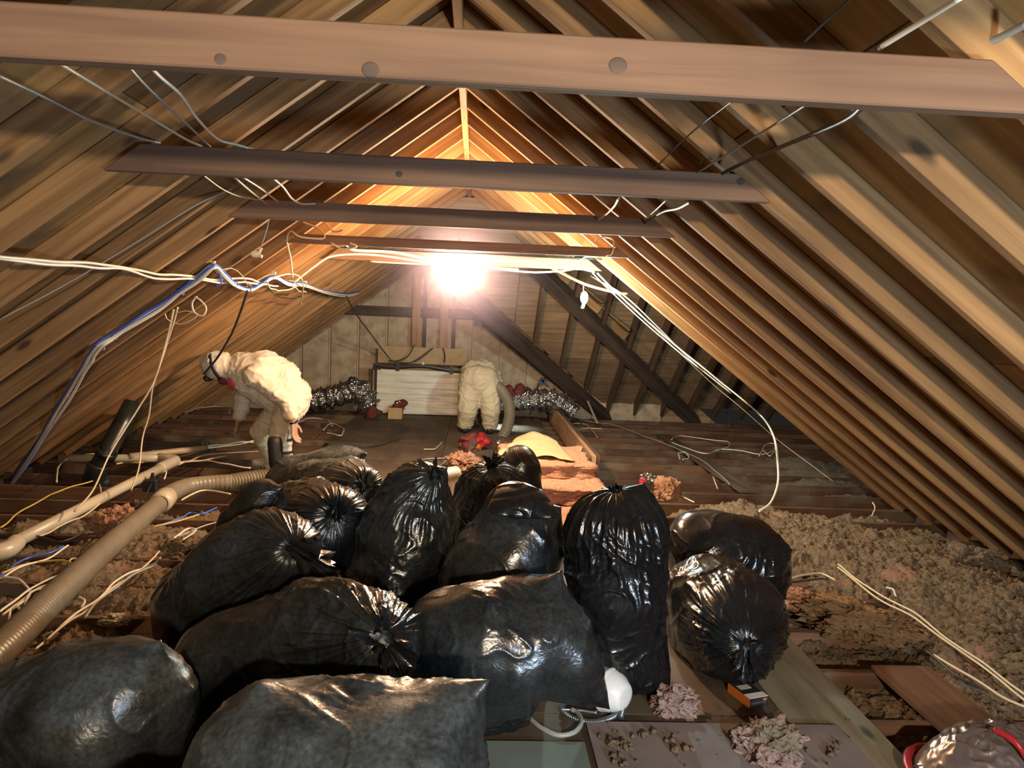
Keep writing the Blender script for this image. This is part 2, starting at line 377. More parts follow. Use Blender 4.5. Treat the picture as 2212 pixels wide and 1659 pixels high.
# wing roof behind (faces the camera), sheathing courses + rafters
wing = empty('ceiling_wing'); wing['kind'] = 'structure'
A0, A1 = np.array([-.06, 9.0-.0]), np.array([2.32, 10.95])
def wz(y): return WS*(WY-y)
def wing_top(x): return min(V0Y+.02, 99)
def xA(y): return -.28+(y-8.5)*.965   # the 45 degree valley on its left
wt = .14*math.hypot(1, WS)
yy = WY; 
while yy > V0Y+.3:
    y1 = yy; y0 = max(yy-.95, V0Y+.3)
    for xa, xb in ((-9, .6), (.6, 3.04), (3.04, 5.1)):
        poly = [(xa+.004, y0+.004), (xb-.004, y0+.004), (xb-.004, y1-.004), (xa+.004, y1-.004)]; outp = []
        f_ = lambda p: p[0]-xA(p[1])+.12
        for a_, b_ in zip(poly, poly[1:]+poly[:1]):
            fa, fb = f_(a_), f_(b_)
            if fa >= 0: outp.append(a_)
            if (fa >= 0) != (fb >= 0): t_ = fa/(fa-fb); outp.append((a_[0]+(b_[0]-a_[0])*t_, a_[1]+(b_[1]-a_[1])*t_))
        if len(outp) < 3: continue
        n_ = len(outp); V = [(p[0], p[1], wz(p[1])+wt) for p in outp]; V += [(a_, b_, c_+.014) for a_, b_, c_ in V]
        F_ = [tuple(range(n_))[::-1], tuple(range(n_, 2*n_))]+[(k_, (k_+1) % n_, n_+(k_+1) % n_, n_+k_) for k_ in range(n_)]
        mesh_obj('sheathing_panel', V, F_, M_WINGS, wing, smooth=False)
    yy -= .95
x = .47
while x < 5.1:
    # from valley A (or eave) up to the wing ridge / valley B
    yb = min(WY-.05, 8.5+(x+.26)/.965)
    yt = V0Y+.35 if x > 1.2 else V0Y+.6+(1.2-x)*1.3
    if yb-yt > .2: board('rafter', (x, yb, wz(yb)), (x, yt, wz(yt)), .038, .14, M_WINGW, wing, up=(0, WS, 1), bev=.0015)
    x += .4064
# far valley beams
def wp(px, py):                         # the point seen at a pixel, on the underside of the wing rafters
    d = ray(px, py); t = (WS*WY-CZ)/(d[2]+WS*d[1]); return CAM+d*t
def beam_on(q0, q1, th, lo):
    a, b = wp(*q0), wp(*q1); a[2] -= lo; b[2] -= lo
    return board('valley_beam', a, b, th, .15, M_OLD, wing, up=(0, WS, 1))
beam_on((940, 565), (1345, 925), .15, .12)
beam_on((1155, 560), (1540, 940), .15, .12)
# roof over the wing opening, out of sight above
mesh_obj('sheathing_panel', [(.98, LASTR, RIDGE+.3), (5.1, LASTR, RIDGE+.3), (5.1, V0Y+.4, RIDGE+.3), (.98, V0Y+.4, RIDGE+.3), (.98, LASTR, RIDGE+.32), (5.1, LASTR, RIDGE+.32), (5.1, V0Y+.4, RIDGE+.32), (.98, V0Y+.4, RIDGE+.32)], BOXF, M_OLD, wing, smooth=False)
wr = mesh_obj('wall_right', [(5.12, 3, -.15), (5.14, 3, -.15), (5.14, 11.1, -.15), (5.12, 11.1, -.15), (5.12, 3, 3), (5.14, 3, 3), (5.14, 11.1, 3), (5.12, 11.1, 3)], BOXF, M_OLD, smooth=False); wr['kind'] = 'structure'
wf = mesh_obj('wall_front', [(-4.2, -3.25, -.15), (4.2, -3.25, -.15), (4.2, -3.2, -.15), (-4.2, -3.2, -.15), (-4.2, -3.25, 3), (4.2, -3.25, 3), (4.2, -3.2, 3), (-4.2, -3.2, 3)], BOXF, M_SHEATH, smooth=False); wf['kind'] = 'structure'
# back gable wall: plywood, kraft-faced batts between flanges, studs
wb = mesh_obj('wall_back', [(-3.9, WALL_Y+.1, -.15), (3.9, WALL_Y+.1, -.15), (0, WALL_Y+.1, RIDGE+.3), (-3.9, WALL_Y+.13, -.15), (3.9, WALL_Y+.13, -.15), (0, WALL_Y+.13, RIDGE+.3)], [(0, 1, 2), (5, 4, 3), (0, 3, 4, 1), (1, 4, 5, 2), (2, 5, 3, 0)], M_WINGS, smooth=False); wb['kind'] = 'structure'
x = -3.2
while x < 2.5:
    xa, xb = x+.012, x+SP-.012
    ht = z_roof(xb)-.03
    for z0, z1 in ((-.1, 1.36), (1.51, 2.5)):
        zfull = z1; z1 = min(z1, ht)
        if z1-z0 < -.1: continue
        if xa > 1.3 and z0 > 0: continue
        n1, n2 = 7, 12; P = np.zeros((n2, n1, 3))
        U = np.linspace(0, 1, n1); Wv = np.linspace(0, 1, n2); off = random.random()*50
        for j in range(n2):
            for i in range(n1):
                xi = xa+(xb-xa)*U[i]; zt_ = max(z0+.01, min(zfull, z_roof(xi)-.02)); P[j, i] = (xi, WALL_Y+.06, z0+(zt_-z0)*Wv[j])
        q = P.reshape(-1, 3); nn = perlin(q*6+off)*.012; P[..., 1] -= (np.sin(U*np.pi)*.025)[None]+nn.reshape(n2, n1)
        grid_mesh('insulation_batt', P, M_KRAFT, wb)
        b_ = box('flange', (xb-.004, WALL_Y+.03, z0), (xb+.016, WALL_Y+.045, max(z1, z0+.05)), M_FLANGE, wb)
    x += SP
crossbar = tag(board('horizontal_beam', at(746, 678, WALL_Y-.1), at(1052, 690, WALL_Y-.1), .05, .13, M_OLD, up=(0, 0, 1)), 'dark horizontal beam crossing the far gable wall below the lamp', 'beam')
for i, (px, pt, pb) in enumerate(((889, 585, 750), (948, 600, 782))):
    a = at(px, pb, WALL_Y-.18); b = at(px, pt, WALL_Y-.18); b[0] = a[0]
    tag(board('stud', a, b, .038, .115, M_PALE, up=(1, 0, 0)), ['pale wooden upright left of the lamp on the far wall', 'pale wooden upright directly below the lamp on the far wall'][i], 'stud', 'pale uprights on the far wall')
for i, px in enumerate((912, 975)):
    a = at(px, 760, WALL_Y-.03); b = at(px, 590, WALL_Y-.03); b[0] = a[0]
    board('stud', a, b, .04, .05, M_OLD, wb, up=(1, 0, 0))

# catwalk floor panels
walk = empty('floor_deck'); walk['kind'] = 'structure'
def deck(x0, x1, y0, y1, z0=.002, th=.016, mat=M_PLY, name='floor_panel', parent=None):
    o = mesh_obj(name, [(0, 0, 0), (y1-y0, 0, 0), (y1-y0, x0-x1, 0), (0, x0-x1, 0), (0, 0, th), (y1-y0, 0, th), (y1-y0, x0-x1, th), (0, x0-x1, th)], [tuple(reversed(f)) for f in BOXF], mat, parent or walk, smooth=False)
    o.matrix_world = Matrix(((0, -1, 0, x0), (1, 0, 0, y0), (0, 0, 1, z0), (0, 0, 0, 1))) ; return o
g = .006
for (x0, x1, y0, y1) in ((-1.32, -.1, .2, 3.2), (-.1+g, 1.30, .2, 2.6), (-.1+g, 1.30, 2.6+g, 5.0), (-1.32, -.1, 3.2+g, 5.6), (-1.40, -.1, 5.6+g, 7.2), (-1.40, -.18, 7.2+g, 8.1), (-.1+g, 1.0, 5.0+g, 7.2), (-.18+g, 1.05, 7.2+g, 9.2), (-1.46, -.18, 8.1+g, 10.6), (-.18+g, 1.05, 9.2+g, 10.7)):
    deck(x0, x1, y0, y1)
deck(1.31, 1.62, .2, 3.9, mat=M_EDGE, z0=.003)

# =================================================================== COLLAR TIES
tl = ['reddish wooden collar tie nearest the camera, spanning the whole frame', 'second wooden collar tie from the camera, grey-brown with knots', 'third wooden collar tie, dark, above the bright bulb', 'fourth thin collar tie just in front of the bright bulb', 'fifth collar tie lit orange behind the bright bulb']
for i in range(-2, 5):
    y = TY0+(i-1)*2.9995*SP-.035
    zb = (1.845, 1.868, 1.872, 1.862, 1.845, 1.86, 1.86)[i]; dp = (.089, .089, .089, .06, .089, .089, .089)[i]
    xe = (RIDGE+VZ*.8-zb)/M-.10; c = 1/M
    e = xe-.02
    o = board('collar_tie', (-e, y, zb), (e, y, zb), .038, dp, M_TIE, up=(0, 0, 1), bev=.003, cuts=(c, -c))
    tag(o, tl[i] if i >= 0 else ['collar tie behind the camera, the farther back of two', 'collar tie just overhead, out of the picture'][i], 'beam', 'collar ties across the attic')
for i, px, py, rx in ((0, 1335, 141, .014), (0, 476, 127, .009), (0, 800, 150, .013), (1, 1600, 392, .012), (1, 862, 376, .010)):
    t_ = [o for o in COL.objects if o.get('label') == tl[i]][0]; yf = t_.matrix_world.translation.y-.0195; c_ = at(px, py, yf); bm = bmesh.new(); bmesh.ops.create_uvsphere(bm, u_segments=20, v_segments=8, radius=rx)
    for v in bm.verts: v.co = Vector((v.co.x*1.15+c_[0], v.co.y*.10+c_[1], v.co.z+c_[2]))
    kn = bm_obj('knot', bm, M_OLD, t_); kn.matrix_parent_inverse = t_.matrix_world.inverted()
# doubled beam standing on edge on the right
bb = empty('doubled_beam'); tag(bb, 'doubled wooden beam lying on edge beside the far catwalk, its sawn end towards the bags', 'beam')
board('board', (1.19, 6.45, .02), (1.19, 10.3, .02), .038, .235, M_PALE, bb); board('board', (1.232, 6.49, .02), (1.232, 10.3, .02), .038, .235, M_JOIST, bb)

# =================================================================== LAMPS
def sphere(name, c, r, mat, parent=None, seg=24, sc=(1, 1, 1), rings=16):
    bm = bmesh.new(); bmesh.ops.create_uvsphere(bm, u_segments=seg, v_segments=rings, radius=r)
    for v in bm.verts: v.co = Vector((v.co.x*sc[0]+c[0], v.co.y*sc[1]+c[1], v.co.z*sc[2]+c[2]))
    return bm_obj(name, bm, mat, parent)
M_GLOW = plain('lamp_glow', (1, .9, .8), .5, emis=((1.0, .63, .37), LAMP_STRENGTH))
M_GLOW2 = plain('cool_lamp_glow', (1, 1, 1), .5, emis=((.75, 1.0, .95), CFL_STRENGTH))
LP = at(990, 578, 5.32)
lamp = empty('hanging_work_lamp'); tag(lamp, 'blazing round bulb hanging under the collar ties in the middle of the attic', 'lamp')
sphere('bulb', LP, .062, M_GLOW, lamp)
tube('socket', [LP+[0, 0, .058], LP+[0, 0, .11]], .022, M_BLACK, lamp, nu=12); tube('cord', [LP+[0, 0, .11], LP+[.0, .03, .2]], .004, M_BLACK, lamp)
L2 = at(1262, 643, 5.75)
lamp2 = empty('hanging_small_lamp'); tag(lamp2, 'small cool white bulb hanging from cables on the right of the bright bulb', 'lamp')
sphere('bulb', L2, .028, M_GLOW2, lamp2, sc=(1, 1, 1.7)); tube('socket', [L2+[0, 0, -.045], L2+[-.01, 0, -.085]], .013, M_CARD, lamp2, nu=10)
tube('hook', [L2+[-.005, 0, .045], L2+[-.012, 0, .08], L2+[0, 0, .115]], .004, M_RED, lamp2)

# =================================================================== INSULATION
def heap(name, label, x0, x1, y0, y1, hf, mat, step=.0105, amp=1.0, group=None):
    nx, ny = int((x1-x0)/step), int((y1-y0)/step)
    X, Y = np.meshgrid(np.linspace(x0, x1, nx), np.linspace(y0, y1, ny)); q = np.stack([X.ravel(), Y.ravel(), 0*X.ravel()], -1)
    H = hf(q[:, 0], q[:, 1])
    qw = q+.02*np.stack([perlin(q*18+k_*9) for k_ in range(3)], -1)
    cl = np.abs(perlin(qw*9))*.042+np.abs(perlin(qw*24+5))*.034+np.abs(perlin(qw*55+9))*.026+perlin(q*95)*.006
    H = H+(cl-.035)*amp
    jx = perlin(q*30+40)*.008; jy = perlin(q*30+80)*.008
    P = np.stack([q[:, 0]+jx, q[:, 1]+jy, H], -1).reshape(ny, nx, 3)
    o = grid_mesh(name, P, mat); tag(o, label, 'insulation', group, 'stuff'); return o
def g2(x, y, cx, cy, sx, sy, h): return h*np.exp(-((x-cx)/sx)**2-((y-cy)/sy)**2)
def q3(x, y, s, o=0): return perlin(np.stack([x*s+o, y*s+o, 0*x+o], -1))
def edge(t, w_=.12): return np.clip(t/w_, 0, 1)**.5
mA = fl(1640, 1060); mB = fl(1860, 1180)
def h_right(x, y):
    b = -.03+.07*q3(x, y, 1.7, 3)+.035*q3(x, y, 4.5, 9)
    b += g2(x, y, 2.05, 5.15, .55, .55, .15)+g2(x, y, 2.7, 4.5, .55, .7, .15)+g2(x, y, 3.1, 3.6, .4, .7, .12)+g2(x, y, 2.55, 3.05, .35, .35, .08)+g2(x, y, 3.0, 2.5, .4, .3, .08)
    b -= .10*np.clip((y-5.6)/.4, 0, 1); b -= .16*(1-edge(x-1.64, .10)); b -= g2(x, y, 1.9, 3.2, .2, .5, .05)
    return b
heap('blown_insulation', 'clumpy grey-brown loose insulation heaped over the joists on the right of the bags', 1.60, 3.58, 1.6, 6.3, h_right, M_INS)
def h_left(x, y):
    b = -.045+.07*q3(x, y, 1.9, 13)+.04*q3(x, y, 4.5, 29)
    b += g2(x, y, -1.9, 4.6, .35, .4, .07)+g2(x, y, -1.6, 3.6, .3, .6, .05)+g2(x, y, -2.5, 5.0, .3, .3, .04)
    b -= .08*np.clip((y-5.2)/.5, 0, 1); b -= .16*(1-edge(-1.34-x, .06)); b -= .05*np.clip((-2.7-x)/.3, 0, 1)
    return b
heap('blown_insulation', 'clumpy brown loose insulation between the joists under the grey hose on the left', -3.58, -1.30, 2.0, 6.2, h_left, M_INS)
def h_farr(x, y):
    b = -.10+.05*q3(x, y, 2.1, 43); b += g2(x, y, 3.6, 7.6, .6, .9, .14)+g2(x, y, 2.6, 9.6, .5, .5, .05); b -= .06*np.clip((2.0-x)/.4, 0, 1); return b
heap('blown_insulation', 'dusty insulation drifts on the joists in the dark wing at the far right', 1.4, 5.0, 6.3, 10.9, h_farr, M_INSD, step=.03)
def h_farl(x, y):
    b = -.10+.06*q3(x, y, 2.1, 63); return b
heap('blown_insulation', 'dusty insulation between the far joists behind the bent worker on the left', -3.58, -1.45, 6.2, 10.9, h_farl, M_INSD, step=.03)
def h_fard(x, y): return -.022+.03*q3(x, y, 3.1, 73)
heap('insulation_dust', 'dirty insulation crumbs spread over the far catwalk at the feet of the rear worker', -1.1, 1.12, 8.6, 10.6, h_fard, M_INSD, step=.02, amp=.55)

def fluff(name, label, c, r, mat, seed, rough=.62, group=None, n=6, freq=5.0, cat='insulation', parent=None, spikes=0):
    bm = bmesh.new(); bmesh.ops.create_icosphere(bm, subdivisions=n, radius=1)
    q = np.array([v.co[:] for v in bm.verts]); o_ = seed*7.7
    d = 1+rough*(perlin(q*1.6+o_)+.6*np.abs(perlin(q*freq*.7+o_))+.45*np.abs(perlin(q*freq*1.7+o_))+.25*np.abs(perlin(q*freq*4+o_)))
    if spikes: d += spikes*np.clip(perlin(q*4.5+o_+9), .25, 1)**1.0-.25*spikes
    d += .10*np.abs(perlin(q*9+o_))+.05*perlin(q*26+o_)
    P = q*d[:, None]+.20*np.stack([perlin(q*3.5+o_+k_*13) for k_ in range(3)], -1)+.09*np.stack([perlin(q*9+o_+k_*13) for k_ in range(3)], -1)+.045*np.stack([perlin(q*22+o_+k_*13) for k_ in range(3)], -1)
    P = P*np.array(r)*.88+np.array(c)
    P[:, 2] = np.where(P[:, 2] < c[2]-r[2]*.55, c[2]-r[2]*.55+.1*(P[:, 2]-c[2]+r[2]*.55), P[:, 2])
    for v, p in zip(bm.verts, P): v.co = p
    ob = bm_obj(name, bm, mat, parent)
    if label: tag(ob, label, cat, group, 'stuff' if False else None)
    return ob
def flu(px, py, z, rx, rz, label, mat, seed, **k):
    c = fl(px, py, z); return fluff('insulation_clump', label, (c[0], c[1], c[2]), (rx, rx*.9, rz), mat, seed, **k)
flu(1458, 1525, .035, .075, .06, 'fluffy pink and grey insulation clump in front of the tall standing bag', M_PINKW, 1, spikes=.5)
flu(1660, 1618, .05, .10, .075, 'large pale pink insulation tuft on the grey board at the bottom', M_PINKW, 2, spikes=.55)
flu(1000, 1000, .08, .13, .085, 'tan insulation lump on the catwalk left of the rearmost bag', M_PINKI, 3)
flu(1442, 1062, .07, .085, .11, 'squarish peach fiberglass chunk beside the foil scrap behind the tall bag', M_PINKI, 4)
flu(1848, 1345, .03, .20, .075, 'large orange-brown insulation wad on the joists right of the knotted round bag', M_ORI, 5)
flu(1725, 1300, .0, .10, .05, 'small pink insulation wad just right of the round bag', M_PINKI, 6)
flu(2090, 1215, .06, .16, .09, 'rosy insulation patch at the far right under the low rafters', M_INS, 7)
flu(250, 1130, .03, .13, .08, 'pinkish insulation lump left of the grey hose', M_PINKI, 8)
flu(405, 1190, .0, .12, .06, 'brown insulation lump right of the grey hose', M_INS, 9)
flu(248, 1340, .03, .055, .02, 'crumpled pale paper scrap under the grey hose', M_WHITEP, 10)
flu(445, 965, .03, .09, .07, 'small dusty lump on the joists left of the bent worker', M_INSD, 11)
# crumbs on the foreground boards
bm = bmesh.new()
for k_ in range(90):
    if k_ < 55: px, py = random.choice([(1310, 1590), (1360, 1612), (1395, 1583), (1460, 1600), (1330, 1600), (1470, 1620), (1590, 1580), (1730, 1620), (1760, 1640), (1800, 1625), (1350, 1640)]); px += random.gauss(0, 14); py += random.gauss(0, 8)
    else: px, py = random.uniform(1270, 1850), random.uniform(1500, 1655)
    r_ = random.uniform(.004, .013) if k_ < 55 else random.uniform(.002, .005); c = fl(px, py, .04+r_*.4)
    res = bmesh.ops.create_icosphere(bm, subdivisions=2, radius=r_)
    for v in res['verts']: v.co = Vector(v.co)*(1+random.uniform(-.35, .4))+Vector(c)
tag(bm_obj('insulation_crumbs', bm, M_INS), 'small grey-brown insulation crumbs scattered on the grey board and floor at the bottom', 'insulation', kind='stuff')

# =================================================================== TRASH BAGS
def smooth(a, b, x):
    t = np.clip((x-a)/(b-a), 0, 1); return t*t*(3-2*t)
def trash_bag(label, ctrl, knot=True, ears=(), seed=0, mat=1, nu=220, nv=150, c0=.30, c1=.30, e0=2.3, e1=2.3, flat=1.0, pleat=1.0, lump=1.0, tuft=.05, group='stuffed black trash bags', pleat0=.0, tuft_dir=None):
    """ctrl: (px, py, y, radius_px) from the closed bottom to the tied neck"""
    rs = np.random.RandomState(seed+100)
    C = np.array([at(a, b, c) for a, b, c, _ in ctrl]); R_ = np.array([r_*c/FPX for _, _, c, r_ in ctrl])
    S = catmull(C, nv); d_ = np.concatenate([[0], np.cumsum(np.linalg.norm(np.diff(C, axis=0), axis=1))]); d_ /= d_[-1]
    ds = np.concatenate([[0], np.cumsum(np.linalg.norm(np.diff(S, axis=0), axis=1))]); Ls = ds[-1]; ds /= Ls
    # resample with rows packed towards the two ends
    t = np.linspace(0, 1, nv); t = .5-.5*np.cos(np.pi*t); t = .35*np.linspace(0, 1, nv)+.65*t
    S = np.stack([np.interp(t, ds, S[:, k]) for k in range(3)], -1)
    R = np.interp(t, d_, R_); 
    for _ in range(6): R[1:-1] = (R[:-2]+2*R[1:-1]+R[2:])/4
    cap = np.ones(nv)
    a = np.clip(1-t/c0, 0, 1); cap *= (1-a**e0)**(1/e0); a = np.clip(1-(1-t)/c1, 0, 1); cap *= (1-a**e1)**(1/e1)
    if knot: cap = np.maximum(cap, .0)+(.045*(1-smooth(0, .12, 1-t)))
    T, N, B = frames(S); u = np.linspace(0, 2*np.pi, nu, endpoint=False)
    rad = (R*cap)[:, None]
    P = S[:, None]+rad[..., None]*(np.cos(u)[None, :, None]*N[:, None]*flat+np.sin(u)[None, :, None]*B[:, None])
    # big lumps
    q = P.reshape(-1, 3); ctr = np.repeat(S[:, None], nu, 1).reshape(-1, 3)
    out = q-ctr; ln = np.linalg.norm(out, axis=1)[:, None]+1e-6
    lf = fbm(q*3.6+seed*3.1, 2)*.028*lump
    q = q+out/ln*(lf*np.clip(ln[:, 0]/.12, 0, 1))[:, None]
    P = q.reshape(P.shape)
    def normals(P):
        du = np.roll(P, -1, 1)-np.roll(P, 1, 1); dv = np.gradient(P, axis=0); n_ = np.cross(du, dv); n_ /= np.linalg.norm(n_, axis=2)[..., None]+1e-9
        o_ = P-S[:, None]; sg = np.sign((n_*o_).sum(2).mean()); return n_*(sg if sg else 1)
    Nn = normals(P)
    # pleats gathered into the neck
    def pl(ph, k1, k2, k3, uu):
        s = .5*(1-np.abs(np.sin(uu*k1/2+ph[0])))**1.5+.35*(1-np.abs(np.sin(uu*k2/2+ph[1])))**2+.25*(1-np.abs(np.sin(uu*k3/2+ph[2])))**2
        return s
    U = np.repeat(u[None], nv, 0); rr = np.linalg.norm(P-S[:, None], axis=2); rn = rr/(R.max()+1e-6)
    wob = perlin(P.reshape(-1, 3)*9+seed).reshape(nv, nu)*.25
    ks = [rs.randint(9, 14), rs.randint(19, 27), rs.randint(33, 45)]; ks = [k_*2 for k_ in ks]
    disp = 0
    if knot:
        wt_ = smooth(.52, .95, t)[:, None]*smooth(0.02, .2, rn)
        var = .55+.9*np.abs(perlin(np.stack([np.cos(U).ravel()*1.6+seed, np.sin(U).ravel()*1.6, 0*U.ravel()], -1)).reshape(nv, nu))
        disp = disp+pleat*var*wt_*np.minimum(.10*rr+.002, .022)*pl(rs.rand(3)*6, *ks, U+wob*(1-t[:, None]))
    if pleat0:
        wt_ = smooth(.35, .0, t)[:, None]
        disp = disp+pleat0*wt_*.014*pl(rs.rand(3)*6, *ks, U+wob)
    # body wrinkles: crossing ridged noise
    q = P.reshape(-1, 3); dw = np.stack([perlin(q*4+3), perlin(q*4+33), perlin(q*4+63)], -1)*.10
    ax = (S[-1]-S[0])/np.linalg.norm(S[-1]-S[0]); along = (q@ax)[:, None]*ax
    qs = (q-along)+along*.30+dw
    r1 = (1-np.abs(perlin(qs*13+seed*5)))**7; r2 = (1-np.abs(perlin((q+dw*1.5)*8+seed*9)))**9; r3 = (1-np.abs(perlin(qs*31+seed)))**6
    msk = np.clip(perlin(q*3.3+seed*2)*2.0+.15, 0, 1)
    r4 = (1-np.abs(perlin((q+dw*2)*5.2+seed*4)))**16
    disp = disp+((.0085*r1+.008*r2)*msk+.0022*r3*msk+.005*r4).reshape(nv, nu)*np.clip(rn*2.2, 0, 1)*lump
    P = P+Nn*disp[..., None]
    q = P.reshape(-1, 3)
    # stretch down to the floor it stands on, then flatten there
    zc = np.repeat(S[:, 2], nu); zmin = q[:, 2].min(); zf = .022
    if zmin > zf:
        k_ = (zc.mean()-zf)/(zc.mean()-zmin); q[:, 2] = np.where(q[:, 2] < zc, zc-(zc-q[:, 2])*np.minimum(k_, 4), q[:, 2]); 
        sh = q[:, 2].min()-zf
        if sh > 0: wlow = np.clip((zc.max()-q[:, 2])/(zc.max()-q[:, 2].min()), 0, 1); q[:, 2] -= sh*wlow
    lo = q[:, 2] < zf+.03; q[:, 2] = np.where(lo, zf+.03*np.exp((q[:, 2]-zf-.03)/.03), q[:, 2]); q[:, 2] = np.maximum(q[:, 2], zf)
    # pulled plastic corners
    for ex in ears:
        E = at(*ex[:3]); dd = np.linalg.norm(q-E, axis=1); i = dd.argmin(); v0 = q[i].copy()
        f = np.exp(-np.linalg.norm(q-v0, axis=1)/ex[3]); q = q+(E-v0)[None]*f[:, None]
    q[:, 2] = np.maximum(q[:, 2], zf)
    P = q.reshape(P.shape)
    o = grid_mesh('trash_bag', P, M_BAG[mat], wrap_u=True); tag(o, label, 'bag', group)
    me = o.data; bm = bmesh.new(); bm.from_mesh(me); bmesh.ops.holes_fill(bm, edges=bm.edges, sides=0); bm.to_mesh(me); bm.free()
    me.polygons.foreach_set('use_smooth', [True]*len(me.polygons))
    if knot:
        K = P[-1].mean(0); Tn = T[-1]; r0 = np.linalg.norm(P[-1]-K, axis=1).mean(); n_ = 64; m_ = 18
        G = np.zeros((m_, n_, 3)); uu = np.linspace(0, 2*np.pi, n_, endpoint=False); ph = rs.rand(4)*6
        td = np.array(tuft_dir, float) if tuft_dir else np.array([rs.uniform(-.5, .5), 0, rs.uniform(-.3, .6)])
        for j in range(m_):
            s = j/(m_-1); c = K-Tn*.012+Tn*(tuft*.8*s)+td*tuft*s*s
            rj = (max(r0*.8, .010)*(1-s)**2+.011+.010*math.sin(min(1, s*2.2)*math.pi)+tuft*.75*s**1.7)
            w1 = 1+(.15+.55*s)*np.sin(uu*5+ph[0])*.6+(.1+.4*s)*np.sin(uu*9+ph[1]+s)*.6+.25*s*np.sin(uu*17+ph[2])
            off = Tn*(.35*tuft*s)*np.sin(uu*3+ph[3])[:, None]
            G[j] = c+rj*w1[:, None]*(np.cos(uu)[:, None]*N[-1]+np.sin(uu)[:, None]*B[-1]*.8)+off
        G[..., 2] = np.maximum(G[..., 2], .024)
        grid_mesh('tied_neck', G, M_BAG[0], o, wrap_u=True)
    return o
trash_bag('upright trash bag at the back, tied on top, beside the pink insulation pile', [(1072, 1240, 4.05, 80), (1072, 1150, 4.05, 97), (1068, 1075, 4.03, 93), (1062, 1012, 3.95, 70)], seed=11, mat=1, c0=.3, c1=.42, e1=2.6, pleat=1.3)
trash_bag('rearmost trash bag, dark rounded top peeking out behind the upright tied one', [(1125, 1160, 4.6, 45), (1125, 1080, 4.6, 50), (1122, 1010, 4.6, 50), (1118, 962, 4.6, 40)], seed=12, mat=0, knot=False)
trash_bag('low dusty trash bag lying flat farthest back on the left, near the bent worker', [(560, 1075, 5.45, 30), (640, 1030, 5.5, 44), (715, 1000, 5.5, 36), (775, 985, 5.45, 22), (790, 983, 5.4, 10)], seed=8, mat=2, knot=False, ears=[(792, 978, 5.4, .06)], nu=160, nv=110)
trash_bag('dusty trash bag lying with its gathered neck facing the camera in the back row', [(625, 1075, 4.75, 50), (690, 1050, 4.6, 60), (755, 1055, 4.35, 66), (788, 1050, 4.1, 58)], seed=9, mat=2, c1=.4, e1=3, pleat=1.2, tuft=.04)
trash_bag('dull black trash bag standing at the far left edge of the pile', [(505, 1200, 3.75, 50), (520, 1130, 3.75, 62), (555, 1075, 3.75, 48), (575, 1040, 3.75, 38)], seed=7, mat=1, knot=False, ears=[(545, 1040, 3.75, .08), (612, 1052, 3.7, .06)])
trash_bag('round knotted trash bag in the second row on the left, debris at its knot', [(590, 1150, 3.9, 70), (640, 1135, 3.8, 95), (690, 1130, 3.65, 96), (722, 1112, 3.4, 80)], seed=6, mat=0, c1=.42, e1=2.8, pleat=1.5, tuft=.05, tuft_dir=(0, 0, .6))
trash_bag('tall conical trash bag standing in the middle with its neck tied at the peak', [(862, 1320, 3.5, 120), (868, 1240, 3.5, 130), (888, 1150, 3.48, 112), (905, 1075, 3.44, 84), (930, 1035, 3.38, 60)], seed=10, mat=1, c1=.38, e1=2.3, pleat=1.3, ears=[(905, 992, 3.45, .07), (968, 1008, 3.42, .06)], tuft=.045)
b12 = trash_bag('leaning trash bag in the middle with a folded flap over its top', [(1065, 1330, 3.1, 120), (1078, 1230, 3.1, 135), (1108, 1150, 3.08, 108), (1118, 1085, 3.05, 78), (1125, 1058, 3.02, 50)], seed=13, mat=1, knot=False, ears=[(1070, 1052, 3.05, .07), (1212, 1095, 3.0, .08), (1224, 1195, 2.95, .06)], c1=.35)
TL, TR, BL, BR = at(1076, 1050, 3.02), at(1172, 1062, 2.98), at(1050, 1104, 2.90), at(1214, 1116, 2.84)
P = np.zeros((24, 50, 3))
for j in range(24):
    for i_ in range(50):
        a_, b_ = i_/49, j/23; P[j, i_] = (TL*(1-a_)+TR*a_)*(1-b_)+(BL*(1-a_)+BR*a_)*b_+np.array([0, -.05*math.sin(b_*3.1)*math.sin(a_*3.1), .025*math.sin(a_*3.1)*(1-b_)-.02*math.sin(a_*3.1)*b_])
q = P.reshape(-1, 3); P[..., 1] += (.010*(1-np.abs(perlin(q*12)))**5+.012*perlin(q*7)).reshape(24, 50)
fo = grid_mesh('folded_flap', P, M_BAG[0], b12); fo.modifiers.new('solid', 'SOLIDIFY').thickness = .003
trash_bag('large trash bag leaning at the left, its tied neck bulging to the right', [(350, 1405, 3.08, 60), (425, 1335, 3.05, 112), (520, 1262, 2.98, 135), (588, 1215, 2.88, 118), (628, 1180, 2.72, 85)], seed=5, mat=1, c0=.35, c1=.34, e1=2.6, pleat=1.4, tuft=.08, tuft_dir=(.9, -.1, -.8), ears=[(704, 1238, 2.78, .15)])
trash_bag('tallest trash bag, glossy and standing upright right of center', [(1362, 1490, 2.78, 62), (1360, 1410, 2.78, 86), (1340, 1300, 2.78, 112), (1334, 1190, 2.78, 114), (1332, 1110, 2.78, 106), (1330, 1062, 2.78, 86)], seed=14, mat=0, c0=.16, c1=.24, e1=2.4, pleat=1.3, ears=[(1393, 1043, 2.78, .05), (1447, 1482, 2.72, .07), (1378, 1495, 2.7, .05)], tuft=.02, pleat0=.8, nv=190, lump=1.2)
